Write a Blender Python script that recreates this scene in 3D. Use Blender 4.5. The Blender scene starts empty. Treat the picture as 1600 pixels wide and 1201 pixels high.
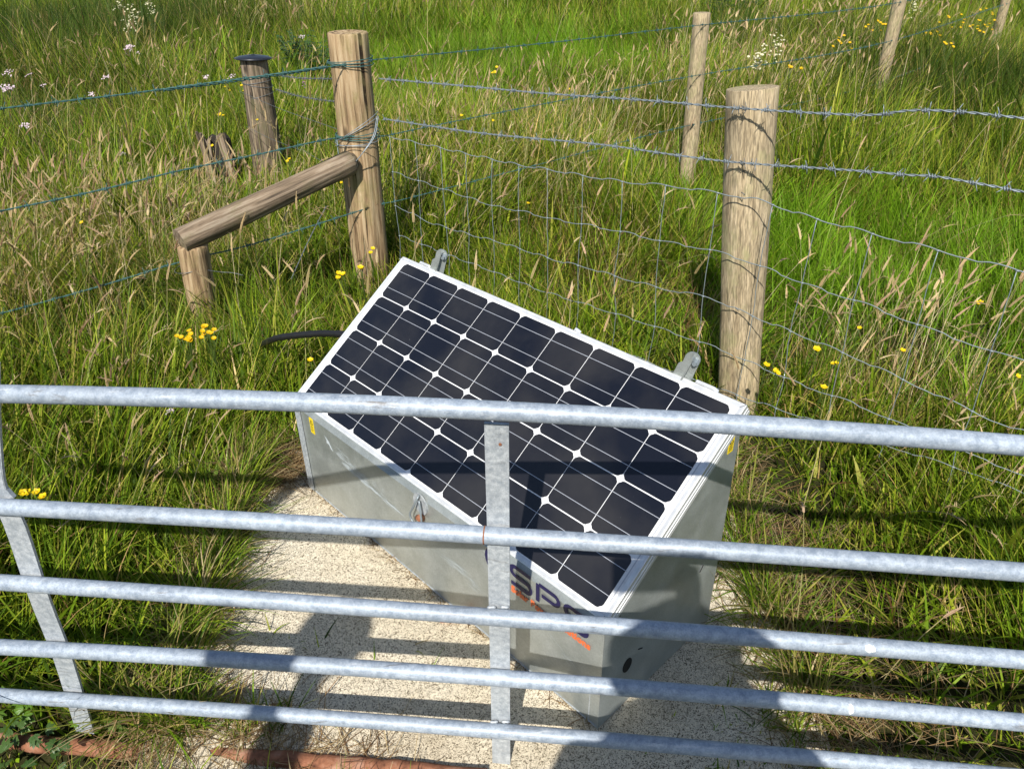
import bpy, bmesh, math, random
import numpy as np
from mathutils import Vector, Matrix
random.seed(7); RNG = np.random.default_rng(11)
SC = bpy.context.scene
COL = SC.collection
# ------------------------------------------------------------------ camera
H = 1.555
FPX = 1190.0
WM = np.array([[0.999901, -0.014064, 0.0], [-0.007337, -0.521592, 0.853164], [-0.011999, -0.853079, -0.521643]])
def ray(x, y): return WM @ np.array([(x - 800) / FPX, (y - 600.5) / FPX, 1.0])
def at_z(px, py, z=0.0):
    d = ray(px, py); k = (z - H) / d[2]; return Vector((d[0] * k, d[1] * k, z))
def at_y(px, py, y):
    d = ray(px, py); k = y / d[1]; return Vector((d[0] * k, y, H + d[2] * k))
def at_plane(a, b, px, py):          # vertical plane through ground points a and b
    n = np.array([b[1] - a[1], -(b[0] - a[0]), 0.0]); d = ray(px, py)
    k = (np.array([a[0], a[1], 0]) @ n) / (d @ n)
    return Vector((d[0] * k, d[1] * k, H + d[2] * k))
cd = bpy.data.cameras.new('camera'); cam = bpy.data.objects.new('camera', cd); COL.objects.link(cam)
cd.sensor_width = 36; cd.lens = 36 * FPX / 1600; cd.clip_start = 0.01; cd.clip_end = 1000
R = Matrix([[WM[0][0], -WM[0][1], -WM[0][2]], [WM[1][0], -WM[1][1], -WM[1][2]], [WM[2][0], -WM[2][1], -WM[2][2]]])
cam.matrix_world = Matrix.Translation((0, 0, H)) @ R.to_4x4()
SC.camera = cam

# ------------------------------------------------------------------ helpers
def tag(o, label=None, cat=None, group=None, kind=None):
    if label: o['label'] = label
    if cat: o['category'] = cat
    if group: o['group'] = group
    if kind: o['kind'] = kind
    return o
def empty(name, loc=(0, 0, 0), rz=0):
    o = bpy.data.objects.new(name, None); COL.objects.link(o); o.location = loc; o.rotation_euler = (0, 0, rz)
    o.empty_display_size = 0.1
    return o
class MB:
    def __init__(s): s.v = []; s.f = []; s.m = []
    def add(s, vs, fs, mi=0):
        n = len(s.v); s.v += [tuple(v) for v in vs]
        s.f += [tuple(i + n for i in f) for f in fs]; s.m += [mi] * len(fs)
    def box(s, c, d, M=None, mi=0, bev=0):
        x, y, z = [k / 2 for k in d]
        if bev:
            b = bev; P = []
            for (sx, sy, sz) in [(-1,-1,-1),(1,-1,-1),(1,1,-1),(-1,1,-1),(-1,-1,1),(1,-1,1),(1,1,1),(-1,1,1)]:
                P.append((sx, sy, sz))
            bm = bmesh.new(); bmesh.ops.create_cube(bm, size=1)
            for v in bm.verts: v.co = Vector((v.co.x * d[0], v.co.y * d[1], v.co.z * d[2]))
            bmesh.ops.bevel(bm, geom=bm.edges[:], offset=b, segments=2, affect='EDGES')
            vs = [v.co.copy() for v in bm.verts]; fs = [[v.index for v in f.verts] for f in bm.faces]
            bm.free()
        else:
            vs = [Vector(p) for p in [(-x,-y,-z),(x,-y,-z),(x,y,-z),(-x,y,-z),(-x,-y,z),(x,-y,z),(x,y,z),(-x,y,z)]]
            fs = [(0,3,2,1),(4,5,6,7),(0,1,5,4),(1,2,6,5),(2,3,7,6),(3,0,4,7)]
        vs = [v + Vector(c) for v in vs]
        if M is not None: vs = [M @ v for v in vs]
        s.add(vs, fs, mi)
    def prism(s, poly, h0, h1, fn, mi=0):    # poly 2d, extruded from h0 to h1, fn maps (a,b,h) to a point
        n = len(poly)
        vs = [fn(a, b, h0) for a, b in poly] + [fn(a, b, h1) for a, b in poly]
        fs = [tuple(range(n))[::-1], tuple(range(n, 2 * n))] + [(i, (i + 1) % n, n + (i + 1) % n, n + i) for i in range(n)]
        s.add(vs, fs, mi)
    def tube(s, pts, r, k=6, mi=0, cap=True, up=(0, 0, 1)):
        pts = [Vector(p) for p in pts]; n = len(pts)
        rs = r if hasattr(r, '__len__') else [r] * n
        T = []
        for i in range(n):
            t = pts[min(i + 1, n - 1)] - pts[max(i - 1, 0)]
            T.append(t.normalized() if t.length > 1e-9 else Vector((0, 0, 1)))
        u = Vector(up); 
        if abs(u.dot(T[0])) > .95: u = Vector((1, 0, 0))
        u = (u - T[0] * u.dot(T[0])).normalized(); vs = []
        for i in range(n):
            u = (u - T[i] * u.dot(T[i]));
            u = u.normalized() if u.length > 1e-6 else T[i].orthogonal().normalized()
            w = T[i].cross(u)
            for j in range(k):
                a = 2 * math.pi * j / k
                vs.append(pts[i] + (u * math.cos(a) + w * math.sin(a)) * rs[i])
        fs = [(i * k + j, i * k + (j + 1) % k, (i + 1) * k + (j + 1) % k, (i + 1) * k + j) for i in range(n - 1) for j in range(k)]
        if cap: fs += [tuple(range(k))[::-1], tuple(range((n - 1) * k, n * k))]
        s.add(vs, fs, mi)
    def lathe(s, prof, c=(0, 0, 0), k=24, mi=0, wob=None):
        vs = []; n = len(prof)
        for i, (r, z) in enumerate(prof):
            for j in range(k):
                a = 2 * math.pi * j / k; rr = r * (wob(a, z) if wob else 1)
                vs.append((c[0] + rr * math.cos(a), c[1] + rr * math.sin(a), c[2] + z))
        fs = [(i * k + j, i * k + (j + 1) % k, (i + 1) * k + (j + 1) % k, (i + 1) * k + j) for i in range(n - 1) for j in range(k)]
        fs += [tuple(range(k))[::-1], tuple(range((n - 1) * k, n * k))]
        s.add(vs, fs, mi)
    def build(s, name, mats, parent=None, smooth=False, loc=None):
        me = bpy.data.meshes.new(name); me.from_pydata(s.v, [], s.f)
        if not isinstance(mats, (list, tuple)): mats = [mats]
        for m in mats: me.materials.append(m)
        me.polygons.foreach_set('material_index', s.m)
        if smooth is True: me.polygons.foreach_set('use_smooth', [True] * len(s.f))
        me.update()
        o = bpy.data.objects.new(name, me); COL.objects.link(o)
        if smooth == 'auto': me.shade_auto(math.radians(35)) if hasattr(me, 'shade_auto') else autosm(me)
        if parent: o.parent = parent
        if loc: o.location = loc
        return o
def autosm(me, ang=35):
    bm = bmesh.new(); bm.from_mesh(me)
    for f in bm.faces: f.smooth = True
    for e in bm.edges:
        if len(e.link_faces) == 2 and e.calc_face_angle(0) > math.radians(ang): e.smooth = False
    bm.to_mesh(me); bm.free()
def smooth_path(P, n=6):
    P = [Vector(p) for p in P]; Q = [P[0] * 2 - P[1]] + P + [P[-1] * 2 - P[-2]]; out = []
    for i in range(1, len(Q) - 2):
        a, b, c, d = Q[i - 1:i + 3]
        for k in range(n):
            t = k / n
            out.append(0.5 * ((2 * b) + (c - a) * t + (2 * a - 5 * b + 4 * c - d) * t * t + (3 * b - a - 3 * c + d) * t ** 3))
    out.append(P[-1]); return out

# ------------------------------------------------------------------ materials
class Mat:
    def __init__(s, name, rough=.6, metal=0, spec=.5):
        s.m = bpy.data.materials.new(name); s.m.use_nodes = True
        s.t = s.m.node_tree; s.N = s.t.nodes; s.L = s.t.links
        s.b = s.N['Principled BSDF']; s.out = s.N['Material Output']
        s.b.inputs['Roughness'].default_value = rough; s.b.inputs['Metallic'].default_value = metal
        s.b.inputs['Specular IOR Level'].default_value = spec
        s.tc = None
    def n(s, ty, **k):
        x = s.N.new(ty)
        for a, v in k.items(): setattr(x, a, v)
        return x
    def coord(s, scale=(1, 1, 1), kind='Object', rot=(0, 0, 0)):
        if s.tc is None: s.tc = s.n('ShaderNodeTexCoord')
        mp = s.n('ShaderNodeMapping'); mp.inputs['Scale'].default_value = scale; mp.inputs['Rotation'].default_value = rot
        s.L.new(s.tc.outputs[kind], mp.inputs['Vector']); return mp.outputs['Vector']
    def noise(s, vec, scale=5, detail=4, rough=.55, dist=0):
        x = s.n('ShaderNodeTexNoise'); x.inputs['Scale'].default_value = scale; x.inputs['Detail'].default_value = detail
        x.inputs['Roughness'].default_value = rough; x.inputs['Distortion'].default_value = dist
        s.L.new(vec, x.inputs['Vector']); return x.outputs['Fac']
    def ramp(s, fac, stops):
        x = s.n('ShaderNodeValToRGB'); e = x.color_ramp.elements
        while len(e) < len(stops): e.new(.5)
        for q, (p, c) in zip(e, stops):
            q.position = p; q.color = (*c, 1) if len(c) == 3 else c
        s.L.new(fac, x.inputs['Fac']); return x.outputs['Color']
    def mix(s, a, b, fac, mode='MIX'):
        x = s.n('ShaderNodeMix', data_type='RGBA', blend_type=mode)
        for k, v in ((0, fac), (6, a), (7, b)):
            if hasattr(v, 'links') or hasattr(v, 'is_linked'): s.L.new(v, x.inputs[k])
            else: x.inputs[k].default_value = v if k == 0 else (*v, 1)
        return x.outputs[2]
    def color(s, c):
        if isinstance(c, tuple): s.b.inputs['Base Color'].default_value = (*c, 1)
        else: s.L.new(c, s.b.inputs['Base Color'])
    def rough(s, c): s.L.new(c, s.b.inputs['Roughness'])
    def bump(s, h, strength=.3, dist=.002):
        x = s.n('ShaderNodeBump'); x.inputs['Strength'].default_value = strength; x.inputs['Distance'].default_value = dist
        s.L.new(h, x.inputs['Height']); s.L.new(x.outputs['Normal'], s.b.inputs['Normal'])
def g3(v): return (v, v, v)
def plain(name, c, rough=.6, metal=0, spec=.4):
    m = Mat(name, rough, metal, spec)
    f = m.noise(m.coord(), 60, 3)
    m.color(m.mix(tuple(k * .8 for k in c), tuple(min(1, k * 1.15) for k in c), f)); return m.m
def galv(name, c1, c2, metal, r0, r1, sc=70, stain=.0, spangle=True):
    m = Mat(name, .4, metal)
    v = m.coord()
    f = m.noise(v, sc, 6, .65)
    base = m.ramp(f, [(.36, c1), (.64, c2)])
    big = m.noise(v, 4, 4, .6)
    base = m.mix(base, m.ramp(big, [(.35, g3(.72)), (.65, g3(1.0))]), .7, 'MULTIPLY')
    v2 = m.coord((1.2, 1.2, 9))
    st = m.noise(m.coord((2.0, 14, 14)), 3.2, 6, .7, .6)
    base = m.mix(base, (.13, .115, .10), m.ramp(st, [(.61, g3(0)), (.70, g3(stain))]))
    base = m.mix(base, (.66, .68, .68), m.ramp(m.noise(m.coord((3, 18, 18)), 4.1, 5, .7), [(.60, g3(0)), (.70, g3(.5))]))
    fine = m.noise(v, sc * 4.5, 3, .7)
    base = m.mix(base, m.ramp(fine, [(.38, g3(.7)), (.62, g3(1.08))]), .55, 'MULTIPLY')
    m.color(base); m.rough(m.ramp(f, [(.3, g3(r0)), (.7, g3(r1))]))
    m.bump(f, .25, .0015); return m.m
def wood(name, dark, mid, light, weave=False, rough=.8):
    m = Mat(name, rough, 0, .25)
    v = m.coord((1, 1, .06)); f = m.noise(v, 60, 7, .65, .4)
    c = m.ramp(f, [(.22 if weave else .36, dark), (.5, mid), (.78 if weave else .64, light)])
    big = m.noise(m.coord((1, 1, .35)), 9, 4)
    c = m.mix(c, m.ramp(big, [(.3, g3(.65)), (.7, g3(1.1))]), .8, 'MULTIPLY')
    cr = m.noise(m.coord((1, 1, .03)), 26, 2, .5, .2)
    if not weave: c = m.mix(c, tuple(k * .22 for k in dark), m.ramp(cr, [(.665, g3(0)), (.68, g3(1))]))
    if weave:
        for rot_ in (.85, -.7):
            w = m.noise(m.coord((220, 220, 26), rot=(0, rot_, rot_ * .5)), 1.0, 2, .5)
            c = m.mix(c, m.ramp(w, [(.40, g3(.55)), (.54, g3(1.05))]), .75, 'MULTIPLY')
    al = m.noise(m.coord((1, 1, .6)), 7, 6, .7); c = m.mix(c, tuple(k * q for k, q in zip(mid, (.62, .78, .55))), m.ramp(al, [(.50, g3(0)), (.66, g3(.7))]))
    kn = m.n('ShaderNodeTexVoronoi'); kn.inputs['Scale'].default_value = 5.5; kn.inputs['Randomness'].default_value = 1; m.L.new(m.coord((1, 1, .55)), kn.inputs['Vector'])
    c = m.mix(c, tuple(k * .5 for k in dark), m.ramp(kn.outputs['Distance'], [(.07, g3(.85)), (.13, g3(0))]))
    m.color(c); m.bump(f, .9, .006); return m.m
def leafmat(name, trans=.35, rough=.45, spec=.35):
    m = Mat(name, rough, 0, spec)
    a = m.n('ShaderNodeAttribute', attribute_name='col'); m.color(a.outputs['Color'])
    t = m.n('ShaderNodeBsdfTranslucent'); m.L.new(a.outputs['Color'], t.inputs['Color'])
    mx = m.n('ShaderNodeMixShader'); mx.inputs[0].default_value = trans
    m.L.new(m.b.outputs[0], mx.inputs[1]); m.L.new(t.outputs[0], mx.inputs[2]); m.L.new(mx.outputs[0], m.out.inputs['Surface'])
    return m.m
M = {}
M['tube'] = galv('galvanised_tube', (.27, .325, .40), (.44, .50, .57), .15, .42, .62, 75, .8)
M['flat'] = galv('galvanised_flat_bar', (.34, .375, .41), (.56, .59, .61), .15, .45, .6, 90, .5)
M['wire'] = plain('galvanised_wire', (.26, .30, .325), .45, .35)
M['netwire'] = plain('netting_wire', (.24, .28, .29), .5, .3)
M['oldwire'] = plain('dull_wire', (.17, .185, .19), .5, .5)
M['greenwire'] = plain('green_coated_wire', (.055, .135, .125), .5, .1)
M['post'] = wood('round_post_wood', (.15, .095, .05), (.40, .275, .15), (.54, .41, .25))
M['capwood'] = wood('dark_weathered_wood', (.045, .035, .025), (.19, .14, .095), (.34, .27, .19))
M['tan'] = wood('sawn_post_wood', (.27, .20, .12), (.49, .385, .235), (.60, .49, .33), True)
M['greywood'] = wood('weathered_wood', (.08, .06, .042), (.26, .19, .125), (.42, .34, .25))
M['darkwood'] = plain('rotten_wood', (.03, .024, .018), .95)
M['cap'] = plain('black_plastic', (.018, .02, .026), .38)
M['hose'] = plain('black_conduit', (.012, .012, .013), .45)
M['rust'] = None
m = Mat('rusty_iron', .9, 0, .2); f = m.noise(m.coord(), 22, 6, .7)
m.color(m.ramp(f, [(.3, (.07, .03, .02)), (.5, (.26, .11, .06)), (.7, (.38, .22, .15))])); m.bump(f, .6, .004); M['rust'] = m.m
# cabinet sheet steel
m = Mat('cabinet_sheet_steel', .4, .55)
v = m.coord(); f = m.noise(v, 14, 5, .6)
c = m.ramp(f, [(.3, (.34, .37, .355)), (.7, (.47, .50, .485))])
scr = m.noise(m.coord((3, 3, 40), rot=(0, .62, 0)), 5, 6, .8, .4)
c = m.mix(c, (.55, .58, .58), m.ramp(scr, [(.66, g3(0)), (.74, g3(.55))]))
fn = m.noise(v, 260, 3, .7); c = m.mix(c, m.ramp(fn, [(.35, g3(.86)), (.65, g3(1.05))]), 1.0, 'MULTIPLY')
m.color(c); m.rough(m.ramp(f, [(.3, g3(.32)), (.7, g3(.48))])); M['sheet'] = m.m
# white paint scrapes on the front of the cabinet: their own shapes
M['scrape'] = plain('chalky_scrape', (.50, .55, .57), .7)
M['splat'] = plain('white_dropping', (.82, .82, .78), .8)
# solar panel
M['back'] = plain('white_backsheet', (.74, .75, .76), .25)
m = Mat('silicon_cell', .12, 0, .55); f = m.noise(m.coord(), 4.5, 4)
vo = m.noise(m.coord((.9, .9, .9)), 160, 2)
m.color(m.mix(m.ramp(f, [(.35, (.007, .008, .013)), (.65, (.026, .025, .026))]), (.20, .20, .2), m.ramp(vo, [(.775, g3(0)), (.80, g3(.5))])))  # lighter grey-brown noise tone stands in for reflections; pale specks are dust
m.rough(m.ramp(f, [(.3, g3(.12)), (.7, g3(.27))])); M['cell'] = m.m
M['bus'] = plain('busbar_silver', (.46, .48, .52), .35, .3)
m = Mat('anodised_frame', .33, .45); f = m.noise(m.coord((1, 1, 1)), 40, 3)
m.color(m.ramp(f, [(.3, (.66, .67, .67)), (.7, (.80, .81, .81))])); M['alu'] = m.m
M['navy'] = plain('navy_lettering', (.012, .010, .07), .5)
M['orange'] = plain('orange_lettering', (.80, .17, .05), .5)
M['yellow'] = plain('yellow_sticker', (.80, .60, .02), .45)
M['black'] = plain('black_print', (.02, .02, .02), .5)
M['hole'] = plain('black_rubber_bung', (.008, .008, .008), .7)
# concrete pad
m = Mat('brushed_concrete', .9, 0, .2)
v = m.coord()
f = m.noise(v, 165, 3, .62, 2.2)
big = m.noise(v, 2.2, 5, .6)
cream = m.ramp(big, [(.3, (.55, .46, .32)), (.5, (.74, .65, .49)), (.72, (.82, .75, .61))])
sp = m.ramp(f, [(.435, g3(.95)), (.475, g3(0))])
c = m.mix(cream, (.10, .075, .045), sp)
f2 = m.noise(v, 60, 5, .7, 1.0); c = m.mix(c, m.ramp(f2, [(.3, g3(.7)), (.55, g3(1.05))]), .8, 'MULTIPLY')
ms = m.noise(v, 5, 6, .75); c = m.mix(c, (.16, .14, .05), m.ramp(ms, [(.62, g3(0)), (.72, g3(.55))]))
m.color(c); m.bump(f, .7, .004); M['pad'] = m.m
# soil
m = Mat('meadow_soil', 1, 0, .1)
v = m.coord(); f = m.noise(v, 9, 8, .7); b2 = m.noise(v, .35, 4)
near = m.ramp(f, [(.3, (.014, .013, .006)), (.55, (.035, .036, .012)), (.75, (.09, .075, .035))])
far = m.ramp(f, [(.3, (.05, .08, .015)), (.7, (.13, .17, .04))])
sep = m.n('ShaderNodeSeparateXYZ'); m.L.new(v, sep.inputs[0])
mr = m.n('ShaderNodeMapRange'); mr.inputs[1].default_value = 20; mr.inputs[2].default_value = 34; m.L.new(sep.outputs['Y'], mr.inputs[0])
m.color(m.mix(near, far, mr.outputs[0])); m.bump(f, .8, .03); M['soil'] = m.m
M['leaf'] = leafmat('grass_blade', .38, .5, .16)
M['straw'] = leafmat('dry_grass', .25, .6, .2)
M['broad'] = leafmat('broad_leaf', .3, .4, .4)
M['petal'] = leafmat('petal', .3, .5, .3)

# ------------------------------------------------------------------ world
w = bpy.data.worlds.new('World'); SC.world = w; w.use_nodes = True
nt = w.node_tree; bg = nt.nodes['Background']; sky = nt.nodes.new('ShaderNodeTexSky'); sky.sky_type = 'NISHITA'
LD = Vector((0.19, 0.985, -1.0)).normalized()
el = math.asin(-LD.z); rot = math.atan2(-LD.x, -LD.y)
sky.sun_disc = False; sky.sun_elevation = el; sky.sun_rotation = rot
sky.air_density = 1.0; sky.dust_density = .6; sky.altitude = 100
nt.links.new(sky.outputs[0], bg.inputs[0]); bg.inputs[1].default_value = 0.095
sl = bpy.data.lights.new('sun', 'SUN'); sl.energy = 5.0; sl.angle = math.radians(.53); sl.color = (1, .955, .88)
so = bpy.data.objects.new('sun', sl); COL.objects.link(so); so.rotation_euler = LD.to_track_quat('-Z', 'Y').to_euler()
SC.view_settings.view_transform = 'Standard'; SC.view_settings.look = 'None'; SC.view_settings.exposure = .36; SC.view_settings.gamma = 1

# ------------------------------------------------------------------ ground
PAD = [(-.90, 2.13), (-.80, .55), (.70, .55), (.66, 2.07)]
def in_pad(x, y, grow=0.0):
    P = PAD; ins = np.ones_like(x, bool)
    for a, b in zip(P, P[1:] + P[:1]):
        ex, ey = b[0] - a[0], b[1] - a[1]; L = math.hypot(ex, ey)
        dd = ((x - a[0]) * -ey + (y - a[1]) * ex) / L      # signed distance, inside >0 (ccw)
        ins &= dd > -grow
    return ins
def vn(x, y, s, seed):               # cheap smooth value noise -> 0..1
    X = x * s + seed * 17.3; Y = y * s + seed * 9.1
    xi = np.floor(X).astype(np.int64); yi = np.floor(Y).astype(np.int64); fx = X - xi; fy = Y - yi
    fx = fx * fx * (3 - 2 * fx); fy = fy * fy * (3 - 2 * fy)
    def h(a, b):
        n = (a * 374761393 + b * 668265263 + seed * 1442695041) & 0x7fffffff
        n = ((n ^ (n >> 13)) * 1274126177) & 0x7fffffff
        return ((n ^ (n >> 16)) & 0xffff) / 65535.0
    return (h(xi, yi) * (1 - fx) + h(xi + 1, yi) * fx) * (1 - fy) + (h(xi, yi + 1) * (1 - fx) + h(xi + 1, yi + 1) * fx) * fy
def terr(x, y):
    x = np.asarray(x, float); y = np.asarray(y, float)
    k = np.clip((np.hypot(x + .05, y - 1.4) - 1.3) / 2.0, 0, 1)
    dip = .055 * np.clip((1.5 - y) / .4, 0, 1) * np.clip((-.72 - x) / .15, 0, 1)
    return -.035 - dip + k * (.10 * (vn(x, y, .55, 3) - .5) + .05 * (vn(x, y, 1.7, 4) - .5)) 
def ground():
    xs = np.concatenate([[-300, -120, -60, -35], np.arange(-26, 26.1, .5), [35, 60, 120, 300]])
    ys = np.concatenate([[-200, -80, -30, -12], np.arange(-5, 30.1, .5), [36, 50, 80, 140, 300]])
    X, Y = np.meshgrid(xs, ys); Z = terr(X, Y)
    V = np.stack([X.ravel(), Y.ravel(), Z.ravel()], 1).tolist(); n = len(xs)
    F = [(j * n + i, j * n + i + 1, (j + 1) * n + i + 1, (j + 1) * n + i) for j in range(len(ys) - 1) for i in range(n - 1)]
    b = MB(); b.add(V, F); return tag(b.build('ground', M['soil'], smooth=True), kind='structure')
ground()
b = MB()
# pad outline with a slightly broken edge
pts = []
for a, c in zip(PAD, PAD[1:] + PAD[:1]):
    L = math.hypot(c[0] - a[0], c[1] - a[1]); n = int(L / .05)
    for i in range(n):
        t = i / n; pts.append((a[0] + (c[0] - a[0]) * t + random.uniform(-.006, .006), a[1] + (c[1] - a[1]) * t + random.uniform(-.006, .006)))
b.prism(pts, -.10, 0.0, lambda a, c, h: (a, c, h))
tag(b.build('concrete_pad', M['pad']), kind='structure')

# ------------------------------------------------------------------ gate
G0 = .955
GA, GB = (-1, G0 + .109), (1, G0 - .109)
gx = np.array([2, -.218]) / math.hypot(2, .218)
gate = empty('field_gate', (1.9, G0 - .109 * 1.9, 0))
def gate_part(b, name, mat, smooth=False, par=None):
    o = b.build(name, mat, None, smooth)
    o.parent = par or gate; o.matrix_parent_inverse = Matrix.Translation(-Vector(gate.location)); return o
rails_px = [[(0, 615), (400, 626), (800, 642), (1200, 667), (1600, 696)], [(0, 792), (400, 812), (800, 839), (1200, 866), (1600, 893)],
            [(0, 910), (400, 934), (800, 968), (1200, 997), (1600, 1030)], [(0, 1010), (400, 1033), (800, 1059), (1200, 1093), (1600, 1128)],
            [(0, 1086), (400, 1112), (800, 1143), (1200, 1178), (1600, 1213)]]
railz = []; rails = []
for k, px in enumerate(rails_px):
    P = [at_plane(GA, GB, *q) for q in px]
    zs = np.array([p.z for p in P]); xs = np.array([p.x for p in P]); c = np.polyfit(xs, zs, 2)
    zf = lambda x, c=c: float(np.polyval(c, max(-1.1, min(1.1, x)))) 
    railz.append(zf)
    pts = [Vector((x, G0 - .109 * x, zf(x))) for x in np.linspace(-1.45, 1.88, 60)]
    b = MB(); RR = (.0152, .0153, .0156, .0160, .0152)[k]; b.tube(pts, RR, 22)
    if k == 1:      # welded sleeve seam beside the upright
        sx = at_plane(GA, GB, 757, 836)
        for x0 in (sx.x,):
            pp = [Vector((x, G0 - .109 * x, zf(x))) for x in (x0 - .0012, x0 + .0012)]; b.tube(pp, RR + .0006, 22, 1, up=(0, 0, 1))
    o = gate_part(b, 'rail', [M['tube'], M['rust']], True); rails.append(o)
    print('rail', k, [round(zf(x), 3) for x in (-1, 0, 1)])
def blob(b, c, u, v, n, r, sq=1, mi=0, seed=1, th=.0012):
    rnd = random.Random(seed); k = 14; ring = []
    for i in range(k):
        a = 2 * math.pi * i / k; rr = r * rnd.uniform(.8, 1.2)
        ring.append(c + u * math.cos(a) * rr + v * math.sin(a) * rr * sq)
    m_ = len(ring); vs = ring + [p + n * th + (c - p) * .12 for p in ring] 
    b.add(vs, [tuple(range(m_))[::-1], tuple(range(m_, 2 * m_))] + [(i, (i + 1) % m_, m_ + (i + 1) % m_, m_ + i) for i in range(m_)], mi)
for (px, py, k, r, sq, sd) in ((1352, 1017, 2, .0085, .85, 3), (1325, 1104, 3, .0045, 2.2, 5)):
    q = at_plane(GA, GB, px, py); d = Vector(ray(px, py)).normalized()
    n = (Vector((q.x, G0 - .109 * q.x, railz[k](q.x))) ); up = Vector((0, 0, 1)); u = Vector((gx[0], gx[1], 0)); nn = (Vector((-.1, -.8, .6))).normalized(); vv = nn.cross(u)
    b = MB()
    base = n + nn * .0148
    R_ = .0156 if k == 2 else .0160; ring = []; rnd = random.Random(sd)
    rows = 7; cols = 9; vs = []
    for i in range(rows):
        for j in range(cols):
            A = (i / (rows - 1) - .5) * 2; B_ = (j / (cols - 1) - .5) * 2
            L = max(abs(A), abs(B_)); nr = math.hypot(A, B_) or 1; A2 = A * L / nr; B2 = B_ * L / nr
            jit = 1 + (.22 * rnd.uniform(-1, 1) if L > .95 else 0)
            ang = A2 * r * sq * jit / R_; rad = R_ + (.0012 if L < .8 else .0002)
            vs.append(n + nn * math.cos(ang) * rad + vv * math.sin(ang) * rad + u * B2 * r * jit)
    b.add(vs, [(i * cols + j, i * cols + j + 1, (i + 1) * cols + j + 1, (i + 1) * cols + j) for i in range(rows - 1) for j in range(cols - 1)])
    gate_part(b, 'bird_dropping', M['splat'], True, rails[k]).matrix_parent_inverse = Matrix.Identity(4)
# flat bars sit behind the tubes
off = Vector((-gx[1], gx[0], 0)) * .0205
def flatbar(path, w_, t_, name):
    P = [Vector(p) + off for p in path]; U = Vector((gx[0], gx[1], 0)); N_ = Vector((-gx[1], gx[0], 0)); b = MB(); vs = []
    for i, p in enumerate(P):
        t = (P[min(i + 1, len(P) - 1)] - P[max(i - 1, 0)]).normalized(); s_ = N_.cross(t).normalized()
        for a, c in ((-.5, -.5), (.5, -.5), (.5, .5), (-.5, .5)): vs.append(p + s_ * w_ * a + N_ * t_ * c)
    n = len(P); fs = [(i * 4 + j, i * 4 + (j + 1) % 4, (i + 1) * 4 + (j + 1) % 4, (i + 1) * 4 + j) for i in range(n - 1) for j in range(4)] + [(3, 2, 1, 0), (n * 4 - 4, n * 4 - 3, n * 4 - 2, n * 4 - 1)]
    b.add(vs, fs); return b, name
G2A = (GA[0] + off.x, GA[1] + off.y); G2B = (GB[0] + off.x, GB[1] + off.y)
def gp(px, py): return at_plane(G2A, G2B, px, py) - off
b, nme = flatbar([gp(776, 661), gp(779, 840), gp(781, 1000), gp(783, 1150), gp(784, 1222)], .0385, .006, 'upright')
q = gp(782, 691) + off - Vector((-gx[1], gx[0], 0)) * .0045
b.tube([q, q + Vector((0, -.0016, 0))], .0026, 8, 1)
gate_part(b, 'upright_bar', [M['flat'], M['rust']])
b, nme = flatbar(smooth_path([gp(-22, 560), gp(-20, 640), gp(-16, 700), gp(-11, 745), gp(0, 775), gp(24, 820), gp(62, 932), gp(100, 1030), gp(134, 1142)], 4), .043, .006, 'brace')
gate_part(b, 'diagonal_brace', M['flat'])
# gusset curve beside the brace above the second rail
b = MB(); pl = [(-20, 690), (0, 700), (4, 735), (9, 760), (24, 776), (-20, 776)]
P = [gp(*q) + off for q in pl]; Nn = Vector((-gx[1], gx[0], 0)) * .0038
b.add([p - Nn for p in P] + [p + Nn for p in P], [tuple(range(6)), tuple(range(6, 12))[::-1]] + [(i, i + 6, (i + 1) % 6 + 6, (i + 1) % 6) for i in range(6)])
gate_part(b, 'gusset', M['flat'])
for k in range(1, 5):
    c0 = gp(778 + k * 1.4, (0, 839, 968, 1059, 1143)[k])
    for sg in (-1, 1):
        for up_ in (-1, 1):
            if (k + sg + up_) % 2 and up_ > 0: continue
            b = MB(); P = [Vector((c0.x + sg * (.004 + .004 * j), G0 - .109 * c0.x + .0125, railz[k](c0.x) + up_ * (.0125 + random.uniform(-.0008, .0008)))) for j in range(5)]
            b.tube(P, [.002, .0034, .0028, .0036, .002], 8); gate_part(b, 'weld_bead', M['flat'], True)
for x in (-1.47, 1.9):
    b = MB(); b.tube([(x, G0 - .109 * x, z) for z in np.linspace(.05, 1.0, 8)], .019, 18); gate_part(b, 'end_stile', M['tube'], True)
tag(gate, 'galvanised steel field gate with round rails crossing in front of the solar panel', 'gate')

# rusty pipe on the ground before the gate
b = MB(); P = smooth_path([at_z(-140, 1146, -.05), at_z(0, 1156, -.05), at_z(200, 1172, -.045), at_z(400, 1183, -.005), at_z(560, 1197, .004), at_z(760, 1214, .012)], 10)
P = [p + Vector((0, random.uniform(-.002, .002), random.uniform(-.002, .002))) for p in P]
b.tube(P, [.019 + random.uniform(-.0012, .0012) for _ in P], 12)
tag(b.build('rusty_pipe', M['rust'], smooth=True), 'flaking rust red iron pipe lying in weeds along the ground below the gate', 'pipe')

# ------------------------------------------------------------------ solar power box
RZ = math.atan2(-.721284, .692639)
a0 = Vector((-.647059, 1.907732, 0))
unit = empty('solar_power_box', a0, RZ)
TAU = math.asin(.585272); LX = 1.195; LV = .541; Z0 = .354; DP = LV * math.cos(TAU); CT, ST = math.cos(TAU), math.sin(TAU)
def pn(u, v, w): return Vector((u, v * CT - w * ST, Z0 + v * ST + w * CT))
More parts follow.
